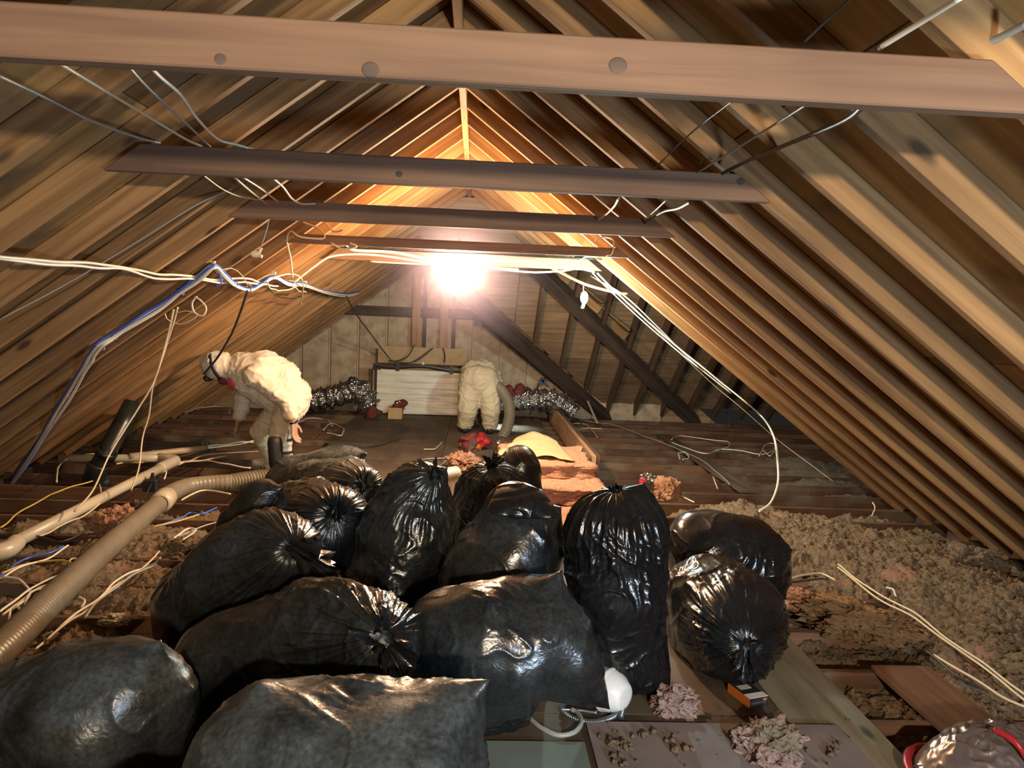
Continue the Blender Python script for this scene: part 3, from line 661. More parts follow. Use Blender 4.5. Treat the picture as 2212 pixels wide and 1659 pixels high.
trash_bag('trash bag lying on its side behind the round knotted bag on the right', [(1440, 1190, 3.75, 85), (1520, 1188, 3.72, 90), (1610, 1205, 3.68, 88), (1675, 1235, 3.62, 66), (1700, 1245, 3.6, 44)], seed=15, mat=0, knot=False, ears=[(1712, 1187, 3.6, .07), (1708, 1262, 3.58, .06), (1700, 1295, 3.55, .05)], c1=.25, pleat0=0)
trash_bag('round glossy trash bag on the right with a starburst of pleats at its knot', [(1500, 1262, 3.5, 90), (1538, 1310, 3.25, 118), (1578, 1355, 2.98, 124), (1612, 1392, 2.70, 98)], seed=16, mat=0, c0=.4, c1=.42, e1=2.7, pleat=1.7, tuft=.06, tuft_dir=(0, 0, -.8))
trash_bag('big knotted trash bag in the front row left of center, neck turned to the camera', [(380, 1560, 2.5, 90), (510, 1455, 2.46, 128), (660, 1395, 2.40, 132), (770, 1385, 2.26, 128), (822, 1375, 2.07, 95)], seed=3, mat=1, c0=.3, c1=.34, e1=2.6, pleat=1.7, tuft=.08, tuft_dir=(.1, 0, -.2))
trash_bag('wide trash bag in the front center, its lower right corner stretched to a point', [(880, 1390, 2.6, 70), (960, 1372, 2.55, 112), (1075, 1372, 2.5, 142), (1170, 1395, 2.45, 125), (1215, 1450, 2.42, 72)], seed=4, mat=1, knot=False, ears=[(1318, 1533, 2.38, .13), (1215, 1230, 2.5, .05), (1060, 1560, 2.35, .08)], c1=.3, lump=1.3, pleat0=0)
trash_bag('huge dusty trash bag filling the lower left corner', [(-160, 1640, 2.1, 150), (30, 1610, 2.1, 165), (200, 1570, 2.1, 178), (320, 1575, 2.1, 170), (405, 1600, 2.1, 135)], seed=1, mat=2, knot=False, ears=[(345, 1382, 2.08, .06), (424, 1490, 2.05, .07)], c1=.3)
trash_bag('dusty trash bag lying across the bottom of the frame nearest the camera', [(410, 1790, 1.74, 220), (590, 1750, 1.74, 270), (800, 1745, 1.74, 272), (960, 1745, 1.74, 265), (1045, 1745, 1.74, 230)], seed=2, mat=2, knot=False, ears=[(1058, 1468, 1.74, .06), (560, 1474, 1.74, .07)], c1=.18, c0=.25, lump=1.1)
trash_bag('grey dusty corner of a trash bag at the very bottom left', [(200, 1830, 1.55, 60), (280, 1800, 1.55, 120), (380, 1820, 1.55, 90)], seed=17, mat=2, knot=False, nu=120, nv=80)

# =================================================================== DRAWN PLANKS ON THE JOISTS, BOARDS IN FRONT
def plank(label, x0, x1, y0, y1, z, mat, th=.022, yaw=0):
    o = deck(0, x1-x0, 0, y1-y0, z0=0, th=th, mat=mat, name='plank'); o.parent = None
    o.matrix_world = Matrix.Translation((x0, y0, z)) @ Matrix.Rotation(yaw, 4, 'Z') @ Matrix(((0, -1, 0, 0), (1, 0, 0, 0), (0, 0, 1, 0), (0, 0, 0, 1)))
    return tag(o, label, 'plank')
plank('brown plank lying over the joists at the right, running to the foil bag', 1.86, 2.11, 1.5, 3.02, .004, M_JOIST)
plank('narrow brown board on the joists right of the lying trash bags', 1.86, 2.02, 3.35, 4.35, .004, M_JOIST)
plank('long dusty plank crossing the far joists on the right', 2.45, 2.62, 6.3, 9.4, .004, M_OLD)
c = fl(1262, 1566, .02)
gb = plank('grey-purple dusty board lying in the foreground at the bottom', c[0]+.005, c[0]+.92, 1.3, c[1], .020, M_GREYB, th=.014)
c = fl(1050, 1560, .02)
plank('greenish grey drywall piece at the bottom center under the front bags', c[0]-.25, c[0]+.50-.17, 1.3, 2.40, .019, M_GREEN, th=.012)

# =================================================================== CANISTER, BOX, FOIL BAG
def lathe(name, p0, p1, prof, mat, parent=None, nu=48):
    """prof: list of (t along p0-p1 in metres, radius)"""
    p0 = np.array(p0); ax = np.array(p1)-p0; ax /= np.linalg.norm(ax); a = np.cross(ax, [0, 0, 1.]); 
    if np.linalg.norm(a) < .1: a = np.cross(ax, [1., 0, 0])
    a /= np.linalg.norm(a); b = np.cross(ax, a); u = np.linspace(0, 2*np.pi, nu, endpoint=False)
    P = np.array([[p0+ax*t+r*(math.cos(k)*a+math.sin(k)*b) for k in u] for t, r in prof]); return grid_mesh(name, P, mat, parent, wrap_u=True)
can = empty('canister'); tag(can, 'white metal canister lying on its side between two front trash bags', 'canister')
ca = at(1262, 1462, 2.72); cb = at(1352, 1488, 2.58); ca[2] = .098; cb[2] = .092
ax_ = (cb-ca)/np.linalg.norm(cb-ca); Lc = .235; ca = cb-ax_*Lc; R0 = .078
lathe('drum', ca, cb, [(0, .001), (0, .03), (.004, R0-.004), (.008, R0), (.15, R0), (.155, R0+.004), (.165, R0+.004), (.170, R0-.001), (.178, R0-.002)], M_ENAMEL, can)
lathe('end_cap', ca, cb, [(.176, R0-.002), (.20, R0-.010), (.228, R0-.028), (.234, R0-.034), (.236, .03), (.236, .001)], M_ENAMEL, can)
sl = tube('slot', [ca+ax_*.01+[0, -.058, .055], ca+ax_*.06+[0, -.058, .055]], .0035, M_BLACK, can)
for dx_, dz_ in ((.09, .02), (.03, -.03), (.12, -.055)): sphere('rivet', ca+ax_*dx_+np.array([.02, -R0*.95*math.cos(dz_*12), R0*math.sin(dz_*12)]), .0045, M_STEEL, can, seg=10, rings=6)
cond = tube('flexible_conduit', [fl(1213, 1533, .03), fl(1235, 1549, .03), fl(1270, 1559, .03), fl(1305, 1556, .03), fl(1330, 1545, .03), fl(1345, 1528, .05), cb+[-.02, -.03, -.06]], .0095, M_STEEL, n=260, nu=12, ribs=130, rib_amp=.0018)
tag(cond, 'ribbed grey flexible conduit curling from the white canister', 'conduit')
tag(tube('cable', [fl(1210, 1532, .045), fl(1250, 1534, .045), fl(1290, 1540, .045)], .006, M_STEEL), 'short blue-grey cable stub under the pointed front bag', 'cable')
tag(tube('cable', [fl(1143, 1550, .04), fl(1170, 1572, .04), fl(1205, 1588, .04), fl(1240, 1582, .045), fl(1256, 1560, .05), fl(1248, 1540, .05), fl(1235, 1532, .05)], .0085, M_WIREG, nu=6), 'thick pale cable hooked in a loop on the greenish drywall piece', 'cable')
# battery box
bx = empty('carton'); tag(bx, 'small orange and black battery carton on the floor in front of the round knotted bag', 'box')
q0, q1, q2 = fl(1618, 1530, .02), fl(1658, 1523, .02), fl(1586, 1503, .02)
ex = (q1-q0); wx = np.linalg.norm(ex); ex /= wx; ey = np.cross([0, 0, 1.], ex); ly = .13; hz = .036
def obox(name, o_, a, b, c_, mat, parent):
    V = [o_, o_+a, o_+a+b, o_+b, o_+c_, o_+a+c_, o_+a+b+c_, o_+b+c_]; return mesh_obj(name, V, BOXF, mat, parent, smooth=False)
Z_ = np.array([0, 0, 1.])
obox('carton_body', q0, ex*wx, ey*ly, Z_*hz, M_BLACK, bx)
obox('orange_panel', q0-ex*.0015, ex*.0014, ey*ly, Z_*hz, M_ORANGE, bx)
obox('white_band', q0+Z_*(hz+.0002), ex*wx, ey*.034, Z_*.0014, M_WHITE, bx)
obox('white_label', q0-ey*.0014+Z_*.012, ex*wx*.9, ey*.0012, Z_*.008, M_STEEL, bx)
obox('orange_mark', q0+ex*wx*.72-ey*.0016+Z_*.023, ex*wx*.2, ey*.0012, Z_*.008, M_ORANGE, bx)
obox('print_mark', q0+ex*wx*.15+ey*.07+Z_*(hz+.0002), ex*wx*.6, ey*.028, Z_*.0012, M_WHITEP, bx)
# foil bag with red rim
fb = empty('foil_bag'); tag(fb, 'shiny foil and film bag edged with red tape in the bottom right corner', 'bag')
fc = fl(2150, 1690, .03)
def foil(u, v):
    r_ = u**.8; a = v*2*np.pi; X = fc[0]+.27*r_*np.cos(a); Y = fc[1]-.01+.20*r_*np.sin(a); Z = .03+.19*(1-r_**2.6); return X, Y, Z
nu_, nv_ = 120, 70; UU, VV = np.meshgrid(np.linspace(.001, 1, nv_), np.linspace(0, 1, nu_, endpoint=False), indexing='ij'); X, Y, Z = foil(UU, VV)
q = np.stack([X, Y, Z], -1).reshape(-1, 3); q[:, 2] += (.018*np.abs(perlin(q*14))+.010*(1-np.abs(perlin(q*26+4)))**4-.01)*(1-UU.ravel()**4)
grid_mesh('foil_film', q.reshape(nv_, nu_, 3), M_FOILD, fb, wrap_u=True)
rim = [(fc[0]+.275*math.cos(a), fc[1]-.01+.205*math.sin(a), .045+.015*math.sin(a*3)) for a in np.linspace(-.4, math.pi+.5, 18)]
tube('red_rim', rim, .014, M_RED, fb, n=90, nu=8, crinkle=.006)
tube('red_rim', [(fc[0]-.06, fc[1]-.05, .235), (fc[0]-.03, fc[1]-.10, .225), (fc[0]+.0, fc[1]-.16, .17)], .010, M_RED, fb, n=30, crinkle=.004)
obox('foil_flap', fc+[-.26, -.10, .02], np.array([.15, .0, .05]), np.array([.0, .12, .02]), np.array([0, 0, .003]), M_FOIL, fb)
# foil scrap behind the tall bag
def scrap(px, py, z, r_, label, mats, seed, name='foil_scrap', cat='scrap', y=None):
    rs = random.Random(seed); e = empty(name); tag(e, label, cat); c = at(px, py, y) if y else fl(px, py, z)
    for k_ in range(len(mats)):
        bm = bmesh.new(); bmesh.ops.create_icosphere(bm, subdivisions=3, radius=r_*rs.uniform(.5, .8)); o_ = Vector((rs.uniform(-r_, r_)*.8, rs.uniform(-r_, r_)*.5, rs.uniform(-.3, .5)*r_)); f_ = rs.random()*50
        P = np.array([v.co[:] for v in bm.verts]); d_ = 1+.9*perlin(P*(2.2/r_)*.5+f_)+.5*np.abs(perlin(P*3/r_+f_))
        for v, dd in zip(bm.verts, d_): v.co = Vector(v.co)*dd; v.co.z *= .8; v.co += o_+Vector(c)
        bm_obj(['crumpled_foil', 'crumpled_film', 'crumpled_piece', 'crumpled_sheet'][k_ % 4], bm, mats[k_], e, smooth=False)
    return e
scrap(1405, 1040, .06, .075, 'crumpled red and silver foil scrap behind the tall standing bag', [M_FOIL, M_RED, M_FOIL, M_RED], 3)
scrap(1030, 962, .07, .11, 'heap of red and brown crumpled plastic near the rear worker\'s feet', [M_RED, M_DARKRED, M_FOILD, M_DARKRED, M_ORANGE], 5, name='plastic_scraps')
scrap(1085, 965, .07, .10, 'dark crumpled plastic behind the rearmost trash bag', [M_DARKRED, M_FOILD, M_DARKRED], 6, name='plastic_scraps')
scrap(1612, 1092, .10, .03, 'tiny red foil scrap on the insulation behind the lying bag', [M_RED, M_FOIL], 8)
scrap(575, 1012, .05, .04, 'tiny foil scrap at the end of the grey hose', [M_FOIL, M_ORI], 9)
# white paper roll and pale board behind the bags
tag(tube('paper_roll', [at(945, 1030, 5.1), at(985, 1022, 5.25)], .05, M_WHITEP, nu=20), 'pale rolled paper between the conical and upright bags', 'roll')

# =================================================================== PINK BATT PILE WITH KRAFT PAPER
pile = empty('insulation_batts'); tag(pile, 'stack of torn pink fiberglass batts right of the upright back bag', 'insulation')
def slab(name, x0, x1, y0, y1, z0, z1, mat, parent, seed, amp=.03):
    bm = bmesh.new(); bmesh.ops.create_cube(bm, size=1); bmesh.ops.subdivide_edges(bm, edges=bm.edges[:], cuts=26, use_grid_fill=True)
    P = np.array([v.co[:] for v in bm.verts]); P = P*np.array([x1-x0, y1-y0, z1-z0])+np.array([(x0+x1)/2, (y0+y1)/2, (z0+z1)/2])
    nrm = np.array([v.normal[:] for v in bm.verts]); q = P*np.array([1, 1, 2.6])
    d_ = amp*(1.2*perlin(q*7+seed)+.8*np.abs(perlin(q*17+seed))+.5*np.abs(perlin(q*40+seed))-.3); P = P+nrm*d_[:, None]; P[:, 2] = np.maximum(P[:, 2], .02)
    for v, p in zip(bm.verts, P): v.co = p
    return bm_obj(name, bm, mat, parent)
for k_, (xa, xb, ya, yb, za, zb) in enumerate(((.32, 1.12, 5.05, 5.75, .03, .13), (.30, 1.10, 5.2, 6.1, .13, .24), (.36, 1.07, 5.6, 6.5, .24, .33), (.62, 1.15, 4.6, 5.1, .03, .12))):
    slab('batt', xa, xb, ya, yb, za, zb, M_PINKI, pile, k_*9)
n1, n2 = 26, 22; P = np.zeros((n2, n1, 3)); 
c0_, c1_, c2_, c3_ = at(1075, 975, 5.9), at(1243, 985, 5.75), at(1195, 945, 6.7), at(1115, 945, 6.7)
for j in range(n2):
    for i in range(n1):
        u_, v_ = i/(n1-1), j/(n2-1); P[j, i] = (c0_*(1-u_)+c1_*u_)*(1-v_)+(c3_*(1-u_)+c2_*u_)*v_; P[j, i, 2] = .355+.07*math.sin(u_*3.1)*v_
q = P.reshape(-1, 3); P[..., 2] += (perlin(q*5)*.03+perlin(q*14)*.008).reshape(n2, n1)
kp = grid_mesh('kraft_paper', P, M_KRAFT2); tag(kp, 'golden brown kraft paper sheet lying over the pink batt stack', 'paper')
kp.modifiers.new('solid', 'SOLIDIFY').thickness = .003

# =================================================================== HOSE, PIPES, DUCTS
hs = empty('vacuum_hose'); tag(hs, 'thick grey-brown ribbed vacuum hose running from the lower left corner into the joists', 'hose')
HP = [(-90, 1470, 3.0, .05), (5, 1385, 3.15, .06), (120, 1275, 3.6, .07), (230, 1172, 4.15, .08), (300, 1115, 4.7, .09), (345, 1080, 5.2, .08)]
def hp(a): 
    return [at(px, py, y) for px, py, y in a]
h1 = [fl(px, py, .075) for px, py in ((-90, 1480), (5, 1400), (120, 1288), (230, 1185), (300, 1125), (350, 1082))]
tube('hose_section', h1, .066, M_HOSE, hs, n=520, nu=28, ribs=40, rib_amp=.0008, rad=[.068, .066, .066, .064, .062, .060])
h2 = [fl(px, py, .09) for px, py in ((360, 1070), (400, 1052), (450, 1045), (500, 1042))]
tube('hose_section', h2, .062, M_HOSE, hs, n=120, nu=28, ribs=30, rib_amp=.001)
h3 = [fl(px, py, .09) for px, py in ((495, 1042), (540, 1035), (580, 1030), (610, 1032))]
tube('hose_section', h3, .060, M_HOSE, hs, n=300, nu=24, ribs=38, rib_amp=.006)
cp = fl(354, 1076, .088); lathe('coupler', fl(345, 1088, .08), fl(372, 1062, .09), [(0, .055), (.01, .072), (.07, .074), (.16, .072), (.17, .05)], M_WHITEP, hs, nu=28)
pp = empty('drain_pipe'); tag(pp, 'long white plastic drain pipe slanting through the left joists to an elbow', 'pipe')
p1 = [fl(-20, 1198, .10), fl(365, 1002, .12)]; tube('pipe_section', p1, .036, M_WHITEP, pp, n=4, nu=20)
p2 = [fl(150, 990, .12), fl(362, 990, .12)]; tube('pipe_section', p2, .034, M_WHITEP, pp, n=4, nu=20)
e0 = fl(345, 1012, .12); e1 = fl(378, 995, .12); e2 = fl(345, 989, .12); tube('elbow', [e0, (e0+e1*1.5)/2.5, e1, (e2+e1*1.5)/2.5, e2], .045, M_WHITEP, pp, nu=20)
tube('elbow', [fl(-30, 1200, .10), fl(15, 1188, .10), fl(35, 1172, .10)], .047, M_WHITEP, pp, nu=20)
tag(tube('pipe', [fl(280, 986, .14), fl(447, 968, .14)], .028, M_WHITEP, n=4, nu=14), 'thin pale pipe lying above the white elbow on the left joists', 'pipe')
ab = empty('vent_pipe'); tag(ab, 'black plastic vent pipe leaning against the left rafters', 'pipe')
va, vb_ = at(208, 1020, 6.15), at(287, 872, 6.5); tube('pipe_section', [va, vb_], .075, M_ABS, ab, n=4, nu=24)
lathe('collar', at(226, 985, 6.2), at(236, 968, 6.2), [(0, .07), (.0, .084), (.05, .084), (.05, .07)], M_ABS, ab)
tube('elbow', [va+[.02, 0, .06], va, va+[-.02, .02, -.08], va+[.02, .08, -.12]], .086, M_ABS, ab, nu=24)
du = tube('foil_duct', [at(x_, y_, 10.1) for x_, y_ in ((660, 868), (700, 860), (735, 852), (765, 838), (785, 850), (800, 878))], .13, M_FOIL, n=90, nu=40, ribs=9, rib_amp=.02, crinkle=.07); tag(du, 'crinkled silver foil duct behind the bent worker on the left', 'duct')
du = tube('foil_duct', [at(x_, y_, 9.9) for x_, y_ in ((1068, 872), (1100, 864), (1150, 862), (1195, 866), (1222, 878), (1238, 893))], .125, M_FOIL, n=110, nu=40, ribs=9, rib_amp=.02, crinkle=.07); tag(du, 'crinkled silver foil duct right of the rear worker', 'duct')
scrap(1112, 850, .1, .13, 'dark red sheet hanging over the right foil duct', [M_DARKRED, M_DARKRED], 13, name='red_wrap', y=9.85)

# =================================================================== WALL ITEMS
dr = empty('attic_hatch'); tag(dr, 'white quilted hatch panel taped with black strips, standing against the far wall', 'panel')
DY = 10.45
def wpt(px, py, y=DY): return at(px, py, y)
xL, xR = wpt(812, 850)[0], wpt(1008, 850)[0]; zT, zB = wpt(812, 797)[2], .03; 
n1, n2 = 60, 70; P = np.zeros((n2, n1, 3))
for j in range(n2):
    v_ = j/(n2-1); P[j, :, 0] = np.linspace(xL, xR, n1); P[j, :, 2] = zB+(zT-zB)*v_; P[j, :, 1] = DY-.012*abs(math.sin(v_*math.pi*7))**.5
q = P.reshape(-1, 3); P[..., 1] -= (perlin(q*np.array([2.5, 1, 14]))*.018+perlin(q*np.array([6, 1, 40]))*.006).reshape(n2, n1)
grid_mesh('quilted_cover', P, M_WHITEFOIL, dr)
box('core', (xL, DY+.02, zB), (xR, DY+.06, zT+.02), M_PALE, dr)
box('side_batten', (xL-.05, DY-.0, .02), (xL-.022, DY+.05, zT+.02), M_PALE, dr)
box('black_tape_strip', (xL-.02, DY-.02, .02), (xL+.012, DY-.005, zT+.03), M_TAPE, dr)
n1 = 30; P = np.zeros((5, n1, 3))
for i in range(n1):
    u_ = i/(n1-1); px = 806+u_*202; py = 788+u_*12+3*math.sin(u_*9)
    for j in range(5): P[j, i] = wpt(px, py+(j-2)*1.9, DY-.03-.006*math.sin(j*.8))
grid_mesh('black_tape_strip', P, M_TAPE, dr)
for px, py in ((859, 792), (975, 799)): a = wpt(px, py, DY-.045); box('tape_tab', (a[0]-.025, a[1], a[2]-.06), (a[0]+.025, a[1]+.004, a[2]+.05), M_TAPE, dr)
a = wpt(815, 796, DY-.045); box('tape_tab', (a[0]-.07, a[1], a[2]-.015), (a[0]+.05, a[1]+.004, a[2]+.02), M_TAPE, dr)
a = wpt(914, 786, DY-.045); box('tag', (a[0]-.015, a[1], a[2]-.012), (a[0]+.015, a[1]+.004, a[2]+.02), M_SMALLW, dr)
a, b = wpt(816, 783, 10.62), wpt(1010, 747, 10.62); tag(box('cardboard_strip', (a[0], 10.62, a[2]), (b[0], 10.635, wpt(816, 747, 10.62)[2]), M_CARD), 'tan cardboard strip on the far wall right above the white hatch panel', 'panel')
cx_ = empty('cardboard_box'); tag(cx_, 'small open cardboard box with crumpled foil sticking out, before the white hatch panel', 'box')
a = fl(838, 908); b = fl(868, 908); wx_ = b[0]-a[0]
box('front_side', (a[0], a[1], .02), (b[0], a[1]+.006, .17), M_CARD, cx_); box('back_side', (a[0], a[1]+.2, .02), (b[0], a[1]+.206, .17), M_CARD, cx_)
box('left_side', (a[0], a[1]+.006, .02), (a[0]+.006, a[1]+.2, .17), M_CARD, cx_); box('right_side', (b[0]-.006, a[1]+.006, .02), (b[0], a[1]+.2, .17), M_CARD, cx_)
for xx in (a[0], b[0]-.012): box('yellow_edge', (xx, a[1]-.002, .02), (xx+.012, a[1], .17), plain('yellow_print', (.6, .38, .05), .6), cx_)
scrap(856, 876, 0, .09, 'foil and brown plastic stuffed in the small cardboard box', [M_FOIL, M_DARKRED, M_DARKRED], 21, y=a[1]+.1, name='plastic_scraps')
scrap(812, 898, .05, .09, 'dark crumpled plastic left of the small cardboard box', [M_DARKRED, M_OLD, M_FOILD], 22, name='plastic_scraps')
for i, (px, py, y) in enumerate(((1028, 695, 10.7), (1044, 697, 10.7))):
    a = at(px, py, y); tag(box('bracket', (a[0]-.03, y, a[2]-.06), (a[0]+.03, y+.03, a[2]+.06), M_OLD), ['small dark bracket on the far wall under the lamp, the left of two', 'small dark bracket on the far wall under the lamp, the right of two'][i], 'bracket')
bt = empty('blue_tape_cross'); tag(bt, 'blue tape cross stuck on the far wall above the right foil duct', 'tape'); c = at(1173, 826, 10.83)
for s_ in (-1, 1): board('tape_strip', c+[-.05, 0, -.05*s_], c+[.05, 0, .05*s_], .003, .03, M_BLUET, bt, up=(0, 0, 1), bev=0)
a = at(1262, 960, 6.44); tag(box('blue_tape', (1.256, 7.3, .1), (1.259, 7.36, .2), M_BLUET), 'blue tape patch on the side of the doubled beam', 'tape')
tag(board('wood_strip', at(1267, 862, 10.6), at(1290, 915, 9.9), .03, .012, M_FLANGE), 'pale thin lath leaning at the foot of the far wall beside the wing', 'strip')

# =================================================================== CABLES
ncab = 0
def cable(pts, label, r=.0045, mat=None, mode='rf', off=.02, wob=.0, n=None, group=None, nu=6, parent=None, name='cable', twist=False):
    """pts: pixels; mode rf = along the rafters, fl = on the floor, or (px, py, y) triples"""
    global ncab; ncab += 1
    C = []
    for p in pts:
        if len(p) == 3: C.append(at(*p))
        elif mode == 'fl': C.append(fl(p[0], p[1], off))
        else: C.append(rf(p[0], p[1], off))
    C = np.array(C)
    if wob:
        n_ = max(len(C)*4, 12); S = catmull(C, n_); S += np.stack([perlin(S*4+ncab*3.3+k_*20) for k_ in range(3)], -1)*wob; C = S
    o = tube(name, C, r, mat or M_WIRE, parent, n=n or len(C)*(3 if wob else 7), nu=nu)
    if label: tag(o, label, 'cable', group)
    return o
# near overhead wires draped over the ties
cable([(88, 112, 1.42), (200, 180, 1.75), (300, 240, 2.1), (400, 300, 2.45), (438, 318, 2.58), (470, 345, 2.66), (520, 395, 2.9), (575, 440, 3.7)], 'cream twisted wire draped from the nearest tie to the next on the left', .0042, M_WIREC)
cable([(262, 125, 1.42), (320, 190, 1.75), (400, 265, 2.25), (455, 318, 2.58)], 'thin grey wire hanging between the first two ties on the left', .0035, M_WIREG)
cable([(310, 128, 1.42), (345, 165, 1.6), (390, 205, 1.85), (425, 255, 2.1), (470, 300, 2.4), (510, 312, 2.5), (545, 322, 2.58)], 'pale bent wire hanging between the first two ties, rightmost on the left side', .0042, M_WIRE)
cable([(-10, 160, 1.6), (100, 212, 1.9), (200, 262, 2.2), (300, 298, 2.45), (345, 308, 2.58)], 'dark grey wire sagging from the left edge to the second tie', .0038, M_WIREG)
cable([(436, 376, 2.64), (480, 408, 3.0), (520, 425, 3.4), (568, 433, 3.78)], 'thin wire sagging between the second and third ties on the far left', .003, M_WIREC)
cable([(525, 383, 2.64), (560, 405, 3.0), (580, 420, 3.4), (603, 438, 3.78)], 'twisted cream wire between the second and third ties', .0042, M_WIREC)
cable([(590, 385, 2.64), (612, 405, 2.9), (630, 428, 3.3), (650, 440, 3.6), (683, 440, 3.78)], 'bent cream wire right of the twisted one between the second and third ties', .0045, M_WIRE)
cable([(2075, -5, 1.2), (1990, 48, 1.3), (1899, 104, 1.40)], 'pale cable above the nearest tie at the upper right', .0055, M_WIRE)
cable([(2220, 50, 1.3), (2150, 85, 1.36), (2075, 112, 1.42)], 'thick dark cable above the nearest tie at the far right', .0075, M_WIREG)
cable([(1870, 225, 1.5), (1820, 262, 1.7), (1700, 312, 2.1), (1620, 345, 2.4), (1558, 376, 2.56)], 'thick black cable drooping between the first two ties on the right', .0065, M_WIREK)
cable([(1756, 217, 1.5), (1640, 290, 2.0), (1505, 374, 2.56)], 'straight grey wire between the first two ties on the right', .0032, M_WIREG)
cable([(1595, 208, 1.5), (1490, 290, 2.0), (1410, 368, 2.56)], 'thin dark wire left of the straight grey one between the first two ties', .0022, M_WIREK)
cable([(1735, 93, 1.4), (1790, 40, 1.35), (1840, -5, 1.3)], 'thin dark wire above the nearest tie on the right', .0025, M_WIREK)
cable([(1493, 436, 2.7), (1465, 450, 3.0), (1430, 458, 3.3), (1392, 482, 3.78)], 'black cable drooping between the second and third ties on the right', .0065, M_WIREK)
cable([(1440, 432, 2.7), (1415, 455, 3.2), (1390, 476, 3.78)], 'thin grey wire beside the black cable at the third tie', .003, M_WIREG)
cable([(1337, 428, 2.7), (1325, 448, 3.1), (1300, 470, 3.6), (1290, 476, 3.78)], 'cream wire hanging between the second and third ties on the right', .0045, M_WIREC)
# along the fourth tie and around the lamp
T4 = 4.95
cable([(655, 480, T4), (690, 495, T4), (700, 515, T4-.02), (650, 512, T4-.05), (628, 500, T4-.03), (620, 520, 5.0), (628, 560, 5.0), (632, 600, 5.0)], 'cream wire looping down from the left end of the fourth tie', .006, M_WIREC)
cable([(705, 482, T4), (720, 500, T4-.05), (740, 497, T4-.05)], 'short curled cream wire end under the third tie on the left', .006, M_WIREC)
cable([(715, 525, T4), (740, 538, T4), (770, 533, T4), (756, 525, T4)], 'short frayed wire end at the fourth tie on the left', .0055, M_WIREC)
cable([(745, 528, T4+.1), (765, 540, 5.1), (850, 545, 5.3), (940, 562, 5.5), (1010, 566, 5.6), (1100, 563, 5.6), (1160, 566, 5.6), (1200, 583, 5.6), (1262, 613, 5.65), (1330, 632, 5.4), (1355, 635, 5.35)], 'thick white cable running past the bright bulb and down to the small lamp', .009, M_WIRE)
cable([(632, 612, 5.1), (680, 575, 5.2), (720, 553, 5.3), (800, 550, 5.4), (900, 563, 5.5), (1000, 575, 5.7), (1080, 582, 5.7), (1150, 588, 5.7), (1215, 585, 5.75), (1250, 580, 5.8), (1285, 588, 5.8)], 'long cream cable sagging behind the bright bulb from left to right', .007, M_WIREC)
cable([(800, 565, 6.15), (900, 570, 6.15), (1000, 573, 6.15), (1120, 582, 6.15)], 'cream cable stapled along the fifth tie', .007, M_WIREC)
cable([(1285, 520, T4), (1305, 512, T4), (1325, 520, T4-.03), (1322, 548, T4), (1310, 553, T4)], 'looped wire at the right end of the fourth tie', .005, M_WIREC)
cable([(715, 533, 5.0), (900, 543, 5.05), (1100, 550, 5.05), (1300, 560, 5.05)], 'thin black wire strung under the fourth tie', .003, M_WIREK)
cable([(1250, 565, 5.8), (1262, 556, 5.8), (1280, 556, 5.7)], 'tiny curled wire beside the right end of the fifth tie', .004, M_WIREC)
# bright cables along the right rafters
for k_, (dx, lab) in enumerate(((0, 'long white cable following the right rafters and drooping to the insulation'), (10, 'second white cable alongside the long one on the right rafters'))):
    a = [(1290-dx, 590), (1330-dx, 630), (1400-dx, 695), (1470-dx, 755), (1520-dx, 795)]
    if k_ == 0: 
        a += [(1560, 828), (1610, 868), (1650, 905)]; P_ = [rf(*p, .03) for p in a]+[at(1672, 945, 5.3), at(1680, 1000, 5.2), at(1680, 1045, 5.1), at(1665, 1085, 4.95), at(1640, 1105, 4.85)]
        o = tube('cable', P_, .0078, M_WIRE, n=130, nu=6); tag(o, lab, 'cable')
    else: cable(a, lab, .006, off=.035)
cable([(1276, 596), (1320, 625), (1380, 675), (1450, 745), (1540, 830), (1600, 880), (1680, 950), (1760, 1010), (1800, 1040)], 'thin pale wire running down the right rafters below the thick white cable', .0035, M_WIREC, off=.03)
cable([(1283, 600), (1350, 640), (1430, 715), (1500, 785), (1580, 850)], 'third white cable on the right rafters, lowest of the bright bunch', .006, off=.025)
cable([(1885, 1085, 4.6), (1890, 1097, 4.55), (1883, 1115, 4.5)], 'short cream wire end hanging from the low rafters at the right', .004, M_WIREC)
# cable pair across the left rafters
cable([(-10, 550), (80, 562), (180, 568), (260, 576), (330, 592), (400, 597), (470, 604), (530, 602), (570, 612)], 'upper cream cable of the pair crossing the left rafters', .0062, M_WIRE, off=.03, wob=.01)
cable([(-10, 557), (90, 569), (190, 575), (270, 582), (340, 600), (410, 603), (480, 610), (540, 611), (600, 618)], 'lower cream cable of the pair crossing the left rafters', .0062, M_WIRE, off=.035, wob=.01)
cable([(0, 690), (150, 610), (300, 520), (420, 445), (500, 408)], 'thin grey wire running straight up the left rafters', .0025, M_WIREG, off=.02)
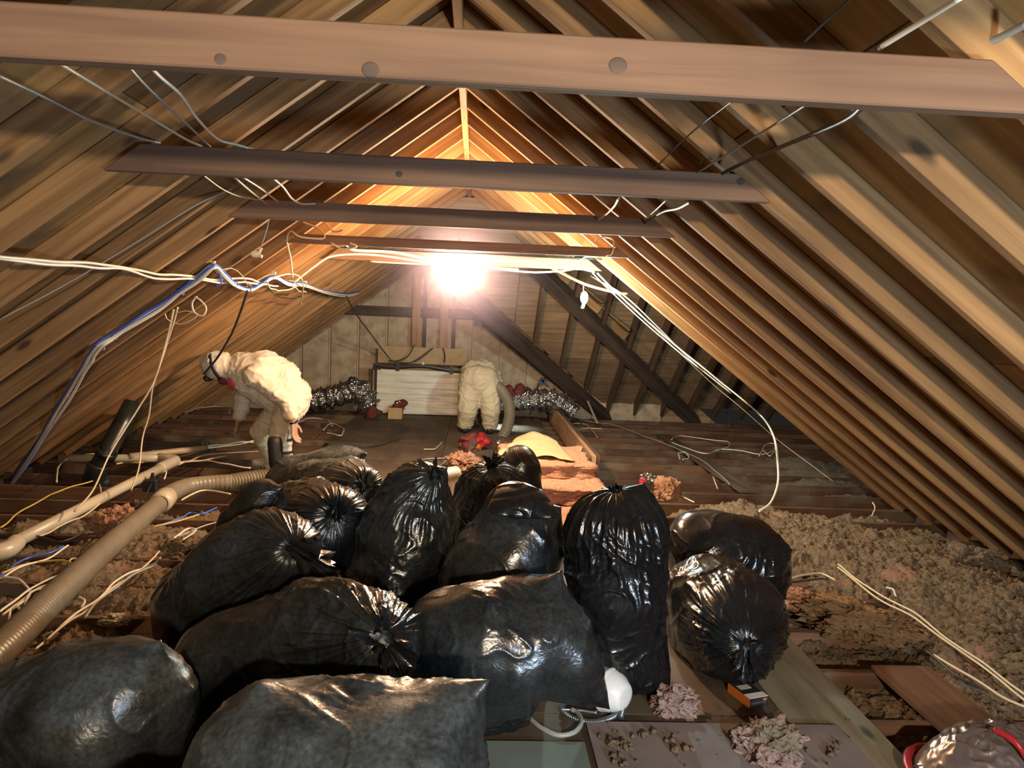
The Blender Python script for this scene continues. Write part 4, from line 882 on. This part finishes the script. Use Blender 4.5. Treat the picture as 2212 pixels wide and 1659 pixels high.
# bundle
bun = empty('cable_bundle'); tag(bun, 'tied bundle of white, blue and black cables zigzagging along the left rafters', 'cable bundle')
BP = [(-10, 1090), (40, 1020), (75, 970), (115, 905), (150, 850), (185, 790), (212, 747), (245, 725), (300, 690), (345, 662), (390, 628), (425, 602), (460, 574), (480, 590), (505, 613), (535, 624), (560, 612), (590, 598), (620, 612), (655, 615), (700, 630), (745, 637), (775, 632)]
base = np.array([rf(px, py, .035) for px, py in BP])
for k_, (mt, r_) in enumerate(((M_WIRE, .007), (M_WIREK, .005), (M_BLUE, .006), (M_WIRE, .007), (M_WIRE, .0065), (M_BLUE, .006), (M_WIRE, .007))):
    a = k_*2*math.pi/7; S = catmull(base, 120); T_, N_, B_ = frames(S); tt = np.linspace(0, 1, 120); ang = a+.5*np.sin(tt*9+k_)
    rr_ = .017*(.7+.5*np.abs(np.sin(tt*np.pi*9)))*(1+.5*(tt < .25)); S = S+rr_[:, None]*(np.cos(ang)[:, None]*N_+np.sin(ang)[:, None]*B_*.8)
    tube(['strand'][0], S, r_*1.1, mt, bun, n=240, nu=6)
for px, py in ((75, 972), (150, 852), (216, 750), (245, 727), (390, 630), (505, 613), (535, 624), (655, 616)):
    c = rf(px, py, .035); i = np.argmin(np.linalg.norm(base-c, axis=1)); d_ = base[min(i+1, len(base)-1)]-base[max(i-1, 0)]; d_ /= np.linalg.norm(d_)
    lathe('cable_tie', c-d_*.005, c+d_*.005, [(0, .02), (0, .026), (.010, .026), (.010, .02)], M_WIREK, bun, nu=14)
for px, py in ((212, 742), (460, 572), (535, 620), (592, 593), (660, 612), (745, 636)):
    c = rf(px, py, .01); box('hook', c-[.012, .012, .02], c+[.012, .012, .02], M_WIREC, bun)
cable([(470, 585), (500, 580), (520, 592), (535, 615)], 'thin grey wire arching over the top of the cable bundle', .003, M_WIREG, off=.05)
cable([(467, 583, 4.4), (476, 598, 4.4), (478, 612, 4.4), (468, 618, 4.4)], 'short loose blue cable end under the bundle peak', .005, M_BLUE)
cable([(590, 600), (625, 592), (650, 600), (655, 625), (650, 650), (652, 658)], 'cream wires hanging in a frayed end from the bundle', .005, M_WIREC, off=.08)
cable([(575, 612), (600, 625), (640, 622), (660, 630)], 'cream wire tangled under the bundle', .005, M_WIREC, off=.07, wob=.03)
cable([(575, 620), (600, 640), (630, 645), (650, 640)], 'black wire loop sagging under the bundle', .005, M_WIREK, off=.07)
cable([(580, 478, 4.0), (575, 500, 4.05), (562, 540, 4.1)], 'dark thin wire holding the white junction knob', .003, M_WIREG)
jb = empty('junction_knob'); tag(jb, 'small white plastic junction hanging on a wire at the left', 'junction'); c = at(552, 549, 4.1)
sphere('shell', c, .024, M_SMALLW, jb, sc=(1.1, .7, .8)); tube('terminal', [c+[.01, 0, 0], c+[.035, -.01, -.012]], .010, M_SMALLW, jb); tube('terminal', [c+[.02, 0, .01], c+[.03, 0, .035]], .008, M_SMALLW, jb)
cable([(535, 628, 4.9), (520, 672, 5.0), (500, 722, 5.2), (470, 772, 5.4), (440, 808, 5.6)], 'black cord hanging from the bundle past the front worker\'s hood', .008, M_WIREK)
cable([(375, 668, 4.9), (366, 710, 4.95), (352, 762, 5.0), (332, 825, 5.05), (300, 880, 5.05), (268, 930, 5.0), (235, 985, 4.9), (200, 1060, 4.7), (160, 1105, 4.55)], 'longest cream cable hanging down in front of the left rafters to the floor', .006, M_WIREC)
cable([(384, 664, 4.9), (374, 700, 5.0), (350, 775, 5.1), (330, 835, 5.2), (322, 895, 5.3), (308, 945, 5.3), (300, 1010, 5.2), (283, 1060, 5.1)], 'second cream cable hanging beside the longest one, ending at the hose', .0055, M_WIREC)
cable([(425, 640, 4.7), (415, 655, 4.7), (420, 675, 4.7), (438, 682, 4.7), (445, 665, 4.7), (432, 648, 4.7), (420, 642, 4.7)], 'coiled cream cable loop hanging below the bundle', .006, M_WIREC)
cable([(355, 668, 4.8), (362, 690, 4.8), (390, 700, 4.8), (415, 690, 4.8), (425, 680, 4.8), (405, 672, 4.8), (380, 676, 4.8)], 'thin tangled wire left of the coiled loop', .0035, M_WIREC)
cable([(748, 640, 8.0), (770, 680, 8.5), (800, 720, 9.5), (830, 760, 10.3), (850, 780, 10.4), (880, 770, 10.4), (895, 745, 10.5)], 'black cable sagging down to the top of the white hatch panel', .008, M_WIREK)
cable([(935, 752, 10.5), (905, 775, 10.4), (880, 784, 10.35), (840, 779, 10.35)], 'black cable curving over the cardboard strip', .009, M_WIREK)
cable([(957, 752, 10.6), (961, 768, 10.55), (960, 783, 10.5)], 'short black cable at the right end of the cardboard strip', .009, M_WIREK)
cable([(1190, 800, 10.7), (1188, 815, 10.7), (1170, 818, 10.65), (1162, 835, 10.6), (1161, 860, 10.4)], 'thin dark cable coming down the far wall to the right duct', .008, M_WIREK)
cable([(1155, 896, 9.6), (1165, 876, 9.6), (1185, 870, 9.5), (1205, 884, 9.4), (1215, 905, 9.2)], 'dark cable tangle at the far end of the doubled beam', .009, M_WIREK, wob=.05)
cable([(1180, 890, 9.7), (1210, 885, 9.5), (1240, 905, 9.0), (1260, 925, 8.8)], 'second dark cable tangled by the doubled beam', .008, M_WIREK, wob=.07)
# floor cables, left tangle
FC = [
 ([(440, 968), (500, 958), (560, 955), (595, 960)], M_WIREC), ([(330, 975), (420, 968), (500, 962), (580, 948)], M_WIRE), ([(370, 1010), (440, 985), (520, 978), (600, 974)], M_WIREC),
 ([(355, 1030), (375, 1005), (440, 992), (480, 1003), (540, 1010)], M_WIRE), ([(230, 985), (300, 1000), (380, 985), (430, 978)], M_WIREY), ([(250, 1002), (330, 990), (400, 1000), (490, 985)], M_WIREC),
 ([(120, 1040), (130, 1000), (160, 985), (240, 978)], M_WIREC), ([(0, 1140), (40, 1110), (130, 1060), (200, 1040)], M_WIREY), ([(80, 1160), (190, 1110), (220, 1080), (215, 1050)], M_WIREC),
 ([(340, 1135), (390, 1120), (410, 1108), (440, 1110), (470, 1095)], M_BLUE), ([(335, 1140), (380, 1130), (430, 1115)], M_WIREY), ([(375, 1165), (410, 1145), (425, 1150), (395, 1170)], M_WIRE), ([(385, 1160), (420, 1140), (480, 1125)], M_WIREG),
 ([(0, 1240), (60, 1215), (130, 1210), (170, 1225)], M_WIREY), ([(0, 1245), (60, 1208), (110, 1195), (135, 1180)], M_BLUE), ([(0, 1250), (40, 1230), (100, 1205), (150, 1180)], M_WIRE),
 ([(10, 1170), (60, 1160), (130, 1172), (185, 1150), (205, 1132)], M_WIREK), ([(240, 1175), (242, 1150), (262, 1120), (300, 1090), (330, 1040), (350, 985)], M_WIREK),
 ([(0, 1250), (40, 1255), (60, 1285), (20, 1315)], M_WIRE), ([(0, 1320), (60, 1280), (110, 1245), (170, 1232)], M_WIRE), ([(10, 1330), (80, 1275), (160, 1250)], M_WIREC),
 ([(20, 1335), (20, 1315), (35, 1312), (48, 1330), (40, 1345)], M_WIRE), ([(45, 1330), (60, 1290), (90, 1275), (150, 1275)], M_WIRE), ([(70, 1320), (90, 1285), (140, 1265)], M_WIREC),
 ([(80, 1400), (150, 1340), (220, 1285), (280, 1240), (330, 1215)], M_WIRE), ([(100, 1385), (170, 1325), (240, 1270), (300, 1230), (345, 1190)], M_WIREC), ([(180, 1335), (220, 1290), (290, 1245), (320, 1225), (350, 1205)], M_WIREG),
 ([(290, 1240), (340, 1215), (358, 1185)], M_WIREK), ([(165, 1290), (180, 1300), (175, 1312)], M_WIRE), ([(150, 1222), (160, 1205), (190, 1205)], M_WIREC), ([(400, 890), (440, 878), (490, 880), (495, 893)], M_WIREC),
 ([(395, 1080), (440, 1060), (500, 1068)], M_WIREC), ([(620, 925), (660, 905), (700, 905), (720, 920)], M_WIREC), ([(700, 930), (715, 915), (740, 925), (735, 940), (705, 935)], M_WIREC),
]
FL = ['cream cable lying behind the white elbow nearest the bent worker', 'long white cable running from the thin pale pipe to the bent worker', 'cream cable from the elbow to behind the grey hose end', 'white cable curving up from below the elbow and on to the right',
 'yellow cable lying along the upper white pipe', 'cream cable just under the upper white pipe', 'cream cable arching at the far left behind the black vent pipe', 'yellow cable rising from the left edge above the drain pipe',
 'cream cable crossing over the middle of the drain pipe', 'blue cable arching right of the grey hose, below its bend', 'yellow cable beside the blue one right of the grey hose', 'white cable bent in a hairpin right of the grey hose', 'grey cable pointing to the trash bags right of the hose',
 'yellow cable at the left edge below the drain pipe end', 'blue cable at the left edge below the drain pipe end', 'white cable at the left edge under the blue one', 'black cable lying under the near end of the drain pipe', 'long black cable rising from the hose toward the elbow',
 'white cable looping out of the left edge beside the hose', 'white cable passing under the hose near the left edge, longest there', 'cream cable following the white one under the hose at the left', 'small white cable loop nearest the hose at the left edge', 'white cable curling upright beside the hose', 'cream cable curling close behind the upright white one',
 'white cable running along the right side of the hose toward the corner bag', 'cream cable running along the right side of the hose', 'grey cable lying beside the pair right of the hose', 'black cable with a bare end right of the hose', 'short white cable stub on the right edge of the hose', 'cream cable hooked over the top of the hose halfway', 'pale cable behind the bent worker in the shadow under the rafters',
 'cream cable passing under the hose bend', 'pale cable right of the bent worker\'s legs', 'oval loop of pale cable right of the bent worker']
for k_, (pts, mt) in enumerate(FC):
    o = cable(pts, FL[k_], .0055 if pts[0][1] > 1100 else .007, mt, 'fl', .085, wob=.02, group='loose cables over the left joists')
# floor cables, right
RC = [
 ([(1160, 868), (1250, 905), (1330, 920), (1400, 945), (1500, 985), (1560, 1030), (1575, 1045)], 'long thin cable crossing the far right joists toward the insulation', M_WIREG),
 ([(1450, 950), (1470, 940), (1530, 950), (1570, 955), (1575, 965), (1540, 975)], 'pale cable looping over the far right joists', M_WIRE),
 ([(1450, 955), (1520, 980), (1560, 970), (1640, 980), (1670, 975)], 'wavy pale cable below the looping one on the right joists', M_WIRE),
 ([(1470, 990), (1466, 980), (1480, 978), (1488, 988), (1476, 992)], 'small coil of white cable on the right joists', M_WIRE),
 ([(1640, 985), (1655, 960), (1675, 962), (1665, 985), (1645, 970)], 'tangled white cable loops by the long drooping cable', M_WIRE),
 ([(1535, 920), (1545, 895), (1570, 890), (1575, 920)], 'faint cable arch at the back of the dark wing', M_WIREG),
 ([(1225, 925), (1240, 915), (1270, 920), (1290, 945)], 'curved cable beside the far end of the doubled beam', M_WIREC),
 ([(1240, 935), (1260, 925), (1300, 925)], 'short white cable right of the doubled beam', M_WIRE),
 ([(1720, 1166), (1760, 1185), (1785, 1203)], 'cut cream cable ends lying on insulation right of the lying bag', M_WIREC),
 ([(1700, 1252), (1745, 1240), (1770, 1236), (1800, 1250)], 'thin cable by the small brown board on the right', M_WIREC),
 ([(1705, 1256), (1780, 1252), (1820, 1275), (1870, 1310)], 'black cable crossing the brown boards on the right', M_WIREK),
 ([(1808, 1218), (1860, 1260), (1960, 1318), (2080, 1400), (2212, 1500)], 'upper of the long cream cables over the right insulation', M_WIREC),
 ([(1812, 1225), (1870, 1272), (1980, 1340), (2100, 1425), (2220, 1515)], 'lower of the long cream cables over the right insulation', M_WIREC),
 ([(2020, 1415), (2080, 1450), (2160, 1500), (2220, 1530)], 'cream cable emerging near the plank at the right', M_WIREC),
 ([(2000, 1405), (2060, 1455), (2130, 1490)], 'dark cable beside the plank at the right', M_WIREK),
 ([(1915, 1268), (1930, 1272), (1933, 1285)], 'short white cable hook standing in the right insulation', M_WIRE),
 ([(1455, 1105-40), (1480, 1075), (1500, 1085)], 'short cream wire by the peach fiberglass chunk', M_WIREC),
 ([(1540, 1040-10), (1550, 1055)], 'tiny cream wire end sticking from the insulation behind the tall bag', M_WIREC),
 ([(750, 965), (800, 965), (840, 955), (860, 950)], 'dark cord lying on the far catwalk', M_WIREK),
 ([(915, 970), (940, 970), (955, 955)], 'pale cable on the catwalk behind the conical bag', M_WIREC),
 ([(905, 1000), (925, 990), (965, 990), (950, 1005), (920, 1010)], 'thin pale cable curl on the catwalk behind the conical bag', M_WIREG),
]
for pts, lab, mt in RC:
    py = pts[0][1]; cable(pts, lab, .006 if py < 1100 else .0055, mt, 'fl', .07 if (pts[0][0] > 1690 and py > 1150) else .035, wob=.012)
sb = empty('black_adapter'); tag(sb, 'small black box with a cord on the left joists behind the hose', 'box'); c = fl(325, 1050, .06); box('case', c-[.05, .03, .04], c+[.05, .03, .05], M_BLACK, sb, bev=.005); tube('plug', [c+[0, 0, .04], c+[.02, 0, .1]], .012, M_BLACK, sb)

# =================================================================== WORKERS
def capsule_bm(bm, p0, r0, p1, r1, seg=16, sq=(1, 1, 1)):
    t = bmesh.new(); pts = []
    for p, r in ((p0, r0), (p1, r1)):
        for k in range(9):
            th = math.pi*k/8
            for j in range(seg):
                a = 2*math.pi*j/seg; pts.append((p[0]+r*sq[0]*math.sin(th)*math.cos(a), p[1]+r*sq[1]*math.sin(th)*math.sin(a), p[2]+r*sq[2]*math.cos(th)))
    vs = [bm.verts.new(p) for p in set(pts)]
    res = bmesh.ops.convex_hull(bm, input=vs)
    bad = [e for e in res['geom_interior'] if isinstance(e, bmesh.types.BMVert)]; bmesh.ops.delete(bm, geom=bad, context='VERTS')
    t.free()
def blob(name, caps, mat, parent=None, vox=.014, sm=6, wr=.0, wf=9, seed=0, cut=None):
    bm = bmesh.new()
    for c in caps:
        b2 = bmesh.new(); capsule_bm(b2, *c); me_ = D.meshes.new('t'); b2.to_mesh(me_); b2.free(); bm.from_mesh(me_); D.meshes.remove(me_)
    me = D.meshes.new(name); bm.to_mesh(me); bm.free(); me.materials.append(mat)
    o = D.objects.new(name, me); COL.objects.link(o)
    m1 = o.modifiers.new('r', 'REMESH'); m1.mode = 'VOXEL'; m1.voxel_size = vox; m1.use_smooth_shade = True
    m2 = o.modifiers.new('s', 'SMOOTH'); m2.iterations = sm; m2.factor = .6
    dg = bpy.context.evaluated_depsgraph_get(); dg.update(); m = D.meshes.new_from_object(o.evaluated_get(dg)); D.objects.remove(o)
    if wr:
        n_ = len(m.vertices); co = np.empty(n_*3, np.float32); m.vertices.foreach_get('co', co); co = co.reshape(-1, 3).astype(float); nr = np.empty(n_*3, np.float32); m.vertices.foreach_get('normal', nr); nr = nr.reshape(-1, 3)
        q = co+.05*np.stack([perlin(co*6+k_*11) for k_ in range(3)], -1); d_ = wr*((1-np.abs(perlin(q*np.array([wf*.7, wf*.7, wf*1.6])+seed)))**9+.7*(1-np.abs(perlin(q*wf*2.1+seed)))**9-.25)
        co = co+nr*d_[:, None]; m.vertices.foreach_set('co', co.astype(np.float32).ravel()); m.update()
    m.materials.clear(); m.materials.append(mat); m.polygons.foreach_set('use_smooth', [True]*len(m.polygons))
    o = D.objects.new(name, m); COL.objects.link(o)
    if parent: o.parent = parent
    return o
def hand_caps(wr, dr_, side, sc=1.0, curl=.5, thumb=1):
    """palm and five separate bent fingers. wr wrist, dr_ pointing direction, side = across the palm"""
    wr = np.array(wr); d = np.array(dr_, float); d /= np.linalg.norm(d); s = np.array(side, float); s -= d*s.dot(d); s /= np.linalg.norm(s); n = np.cross(d, s)
    L = []; pc = wr+d*.045*sc
    for k_ in (-1.2, -.4, .4, 1.2): L.append((tuple(wr+s*k_*.012*sc), .016*sc, tuple(wr+d*.088*sc+s*k_*.020*sc), .0135*sc))
    for k_, (o_, ln) in enumerate(((-1.5, .070), (-.5, .082), (.5, .078), (1.5, .060))):
        b0 = wr+d*.09*sc+s*o_*.0215*sc; dd = d*math.cos(curl*.5)+n*math.sin(curl*.5); b1 = b0+dd*ln*.45*sc; dd = d*math.cos(curl*1.5)+n*math.sin(curl*1.5); b2 = b1+dd*ln*.32*sc; dd = d*math.cos(curl*2.2)+n*math.sin(curl*2.2); b3 = b2+dd*ln*.26*sc
        L += [(tuple(b0), .0095*sc, tuple(b1), .0088*sc), (tuple(b1), .0088*sc, tuple(b2), .008*sc), (tuple(b2), .008*sc, tuple(b3), .007*sc)]
    t0 = wr+d*.025*sc+s*thumb*.026*sc; t1 = t0+(d*.7+s*thumb*.7+n*.25)*.045*sc; t2 = t1+(d*.95+s*thumb*.15+n*.35)*.036*sc
    L += [(tuple(t0), .014*sc, tuple(t1), .0115*sc), (tuple(t1), .0115*sc, tuple(t2), .009*sc)]
    return L
def A_(p): return tuple(at(*p))
# ---- front worker, bending to the left
W1Y = 6.55
def w1(cx, cy, dy=0): return at(400+cx/5.184, 720+cy/5.184, W1Y+dy)
pw = empty('person'); tag(pw, 'person in white hooded coverall with pink respirator, bent over to the left', 'person')
hd = w1(345, 375); 
nk = w1(520, 400); ch = w1(770, 470); bl = w1(980, 600); pv = w1(1205, 700)
shN, shF = w1(790, 480, -.20), w1(720, 430, .22)
elN, wrN = w1(1130, 760, -.27), w1(1212, 985, -.26); elF, wrF = w1(640, 800, .26), w1(600, 960, .22)
hiN, hiF = w1(1190, 800, -.10), w1(1130, 790, .12)
knN, anN = w1(1060, 1110, -.12), w1(1120, 1420, -.08)
knF, anF = w1(850, 1090, .14), w1(960, 1470, .14)
zg = .02
anN[2] = max(anN[2], .11); anF[2] = max(anF[2], .11)
body = []
def cap(l, a, ra, b, rb): l.append((tuple(a), ra, tuple(b), rb))
cap(body, hd, .085, hd+[.03, 0, -.02], .08); cap(body, hd+[0, 0, .0], .06, nk, .055); cap(body, nk, .055, ch, .12); cap(body, ch, .12, pv, .12)
for s_, e_, w_ in ((shN, elN, wrN), (shF, elF, wrF)): cap(body, ch, .09, s_, .055); cap(body, s_, .05, e_, .038); cap(body, e_, .038, w_, .026)
for h_, k2, a_ in ((hiN, knN, anN), (hiF, knF, anF)): cap(body, pv, .10, h_, .09); cap(body, h_, .085, k2, .055); cap(body, k2, .052, a_, .035); 
body += hand_caps(wrN, (.10, 0, -1), (.25, 1, 0), 1.15, .45, 1)+hand_caps(wrF, (-.25, 0, -1), (0, 1, 0), 1.1, .5, -1)
# face: nose, chin, ears low-relief (mostly covered by the hood)
fd = np.array([-.45, 0, -.89]); cap(body, hd+fd*.07, .02, hd+fd*.10+[-.02, 0, 0], .012); cap(body, hd+fd*.06+[.06, 0, -.01], .035, hd+fd*.075+[.05, 0, -.01], .02)
blob('body', body, M_SKIN, pw, vox=.0065, sm=3)
suit = []
cap(suit, hd+[-.01, 0, .02], .118, hd+[.06, 0, .01], .112); cap(suit, hd+[.05, 0, 0], .10, nk, .095); cap(suit, nk, .10, ch, .185)
cap(suit, w1(640, 370), .12, ch, .19); cap(suit, ch, .195, bl, .195); cap(suit, bl, .195, pv, .165); cap(suit, w1(880, 440), .19, w1(1080, 520), .17)
cap(suit, w1(900, 640), .14, w1(1100, 760), .14)
for s_, e_, w_ in ((shN, elN, wrN), (shF, elF, wrF)): cap(suit, w1(850, 480), .13, s_, .105); cap(suit, s_, .095, e_, .068); cap(suit, e_, .070, e_+(w_-e_)*.80, .058)
for h_, k2, a_ in ((hiN, knN, anN), (hiF, knF, anF)): cap(suit, pv, .155, h_, .135); cap(suit, h_, .13, k2, .092); cap(suit, k2, .092, a_+(k2-a_)*.1, .066)
blob('coverall', suit, M_SUIT, pw, vox=.011, sm=9, wr=.013, wf=7, seed=3)
# goggle strap, mask, filters
def ring(name, c, nrm, rx, ry, w_, mat, parent, th=.006, n=40, ref=(0, 1, 0)):
    nrm = np.array(nrm, float); nrm /= np.linalg.norm(nrm); a = np.array(ref, float); a -= nrm*a.dot(nrm); a /= np.linalg.norm(a); b = np.cross(nrm, a); u = np.linspace(0, 2*np.pi, n, endpoint=False)
    P = np.array([[c+nrm*z_+((rx+t_)*math.cos(k)*a+(ry+t_)*math.sin(k)*b) for k in u] for z_, t_ in ((-w_/2, -.004), (-w_/2, th), (w_/2, th), (w_/2, -.004))]); return grid_mesh(name, P, mat, parent, wrap_u=True)
ring('goggle_strap', hd+[.012, 0, .012], (.93, 0, .36), .124, .127, .026, M_BLACK, pw)
g_ = w1(262, 500); sphere('goggles', g_, .05, M_BLACK, pw, sc=(.8, 1.4, .6))
mk = w1(440, 520); sphere('respirator_mask', mk, .05, M_DARKRED, pw, sc=(1.1, 1.2, .9))
for dy in (-.075, .075): c = w1(560, 545, dy); lathe('respirator_filter', c+[-.035, 0, -.0], c+[.035, dy*.3, .005], [(0, .001), (0, .05), (.008, .058), (.045, .058), (.07, .05), (.07, .001)], M_PINK, pw, nu=28)
# gloves cuff / watch, knee pad with straps, boot
ring('cuff_band', elN+(wrN-elN)*.80, wrN-elN, .048, .048, .05, M_ORANGE if False else M_GLOVE, pw); ring('wrist_strap', elN+(wrN-elN)*1.0, wrN-elN, .034, .034, .03, M_BLACK, pw)
kc = w1(1000, 1335, -.19); 
lathe('knee_pad', kc+[0, 0, .14], kc+[.02, 0, -.14], [(0, .001), (0, .03), (.01, .052), (.05, .062), (.23, .06), (.27, .05), (.28, .03), (.28, .001)], M_BLACK, pw, nu=24)
for z_ in (.08, -.03): ring('knee_strap', (anN+(knN-anN)*.45)+[0, 0, z_], (0, 0, 1), .085, .085, .02, M_BLACK, pw, ref=(1, 0, 0))
for a_, nm in ((anN, 1), (anF, 2)): blob('boot', [(tuple(a_+[.0, 0, 0]), .07, tuple(a_+[0, 0, -.02]), .068), (tuple((a_[0]+.01, a_[1], .07)), .052, tuple((a_[0]-.13, a_[1], .062)), .042)], M_SUIT, pw, vox=.01, sm=4)
# ---- rear worker, bent away from the camera
W2Y = 9.0
def w2(cx, cy, dy=0): return at(940+cx/5.184, 740+cy/5.184, W2Y+dy)
p2_ = empty('person'); tag(p2_, 'person in dusty pale coverall seen from behind, bent double holding a hose', 'person')
hiL, hiR = w2(400, 480), w2(590, 480); knL, knR = w2(365, 760, -.05), w2(620, 760, -.05); anL, anR = w2(335, 1010, .02), w2(612, 1000, .02)
rump = w2(490, 430); back = w2(485, 330, .25); sh = w2(490, 330, .52); hd2 = w2(500, 640, .62); nk2 = w2(495, 500, .62)
shL, shR = w2(350, 380, .5), w2(665, 360, .45); elR, wrR = w2(715, 490, .25), w2(715, 640, .05); elL, wrL = w2(400, 640, .6), w2(450, 800, .65)
anL[2] = max(anL[2], .12); anR[2] = max(anR[2], .12)
body = []; cap(body, rump, .13, sh, .12); cap(body, sh, .09, nk2, .06); cap(body, nk2, .055, hd2, .085); cap(body, hd2, .09, hd2+[0, .0, -.05], .075)
for s_, e_, w_ in ((shL, elL, wrL), (shR, elR, wrR)): cap(body, sh, .09, s_, .055); cap(body, s_, .05, e_, .038); cap(body, e_, .038, w_, .027)
for h_, k2, a_ in ((hiL, knL, anL), (hiR, knR, anR)): cap(body, rump, .11, h_, .095); cap(body, h_, .09, k2, .055); cap(body, k2, .052, a_, .035)
body += hand_caps(wrR, (0, .05, -1), (0, 1, 0), .95, .9, 1)+hand_caps(wrL, (.1, -.1, -1), (0, 1, 0), .95, .6, -1)
blob('body', body, M_SKIN, p2_, vox=.0075, sm=3)
suit = []
cap(suit, w2(420, 420), .165, w2(560, 420), .165); cap(suit, w2(430, 340, .2), .165, w2(550, 340, .2), .165); cap(suit, w2(425, 350, .45), .15, w2(560, 350, .45), .15)
cap(suit, rump, .19, w2(490, 480), .17); cap(suit, sh, .13, nk2, .11); cap(suit, nk2, .11, hd2+[0, 0, .02], .115)
for s_, e_, w_ in ((shL, elL, wrL), (shR, elR, wrR)): cap(suit, sh, .14, s_, .09); cap(suit, s_, .085, e_, .066); cap(suit, e_, .066, e_+(w_-e_)*.8, .05)
for h_, k2, a_ in ((hiL, knL, anL), (hiR, knR, anR)): cap(suit, h_, .155, k2, .118); cap(suit, k2, .115, a_+[0, 0, .02], .10)
blob('coverall', suit, M_SUIT2, p2_, vox=.012, sm=8, wr=.012, wf=7, seed=13)
sphere('respirator_mask', hd2+[0, -.085, -.03], .05, M_DARKRED, p2_)
for a_ in (anL, anR): blob('shoe', [((a_[0], a_[1], .075), .06, (a_[0], a_[1]+.15, .065), .05), ((a_[0], a_[1]-.03, .07), .055, (a_[0], a_[1], .09), .05)], M_BLACK, p2_, vox=.01, sm=3)
hose2 = tube('suction_hose', [w2(690, 480, -.05), w2(760, 560, -.1), w2(820, 680, -.12), w2(835, 800, -.12), w2(815, 920, -.12), w2(780, 1010, -.12), w2(745, 1080, -.1)], .066, M_HOSE, n=220, nu=24, ribs=40, rib_amp=.004); tag(hose2, 'fat beige suction hose curving down from the rear worker\'s right hand to the floor', 'hose')
# headlamp assumed on the rear worker, unseen, lighting the boards between his feet
hl = D.lights.new('assumed_headlamp', 'SPOT'); hl.energy = 60; hl.spot_size = 1.25; hl.spot_blend = .6; hl.color = (.80, 1, .92); hl.shadow_soft_size = .02
ho = D.objects.new('assumed_headlamp', hl); COL.objects.link(ho); ho.location = hd2+np.array([.12, .12, .02]); ho.rotation_euler = (Vector(fl(1090, 925))-ho.location).to_track_quat('-Z', 'Y').to_euler()

# =================================================================== ADDED HAZE BALL IMITATING LENS BLOOM AROUND THE LAMP
hm = D.materials.new('lamp_bloom'); hm.use_nodes = True; nt = hm.node_tree; nt.nodes.clear(); L = nt.links
out = nd(nt, 'ShaderNodeOutputMaterial'); pv_ = nd(nt, 'ShaderNodeVolumePrincipled'); L.new(pv_.outputs[0], out.inputs['Volume'])
tc = nd(nt, 'ShaderNodeTexCoord'); ln_ = nd(nt, 'ShaderNodeVectorMath', operation='LENGTH'); L.new(tc.outputs['Object'], ln_.inputs[0])
mr = nd(nt, 'ShaderNodeMapRange'); mr.inputs[1].default_value = 0; mr.inputs[2].default_value = 1; mr.inputs[3].default_value = 1; mr.inputs[4].default_value = 0; L.new(ln_.outputs['Value'], mr.inputs[0])
pw_ = nd(nt, 'ShaderNodeMath', operation='POWER'); L.new(mr.outputs[0], pw_.inputs[0]); pw_.inputs[1].default_value = 2.0
ml = nd(nt, 'ShaderNodeMath', operation='MULTIPLY'); L.new(pw_.outputs[0], ml.inputs[0]); ml.inputs[1].default_value = .20; L.new(ml.outputs[0], pv_.inputs['Density'])
pv_.inputs['Color'].default_value = (.82, .72, 1, 1)
bm = bmesh.new(); bmesh.ops.create_icosphere(bm, subdivisions=3, radius=1.0); hz_ = bm_obj('bloom_haze', bm, hm); hz_.location = LP; hz_.scale = (.75, .75, .75)
tag(hz_, 'faint violet haze ball added around the bright bulb to imitate lens bloom', 'haze', kind='stuff')
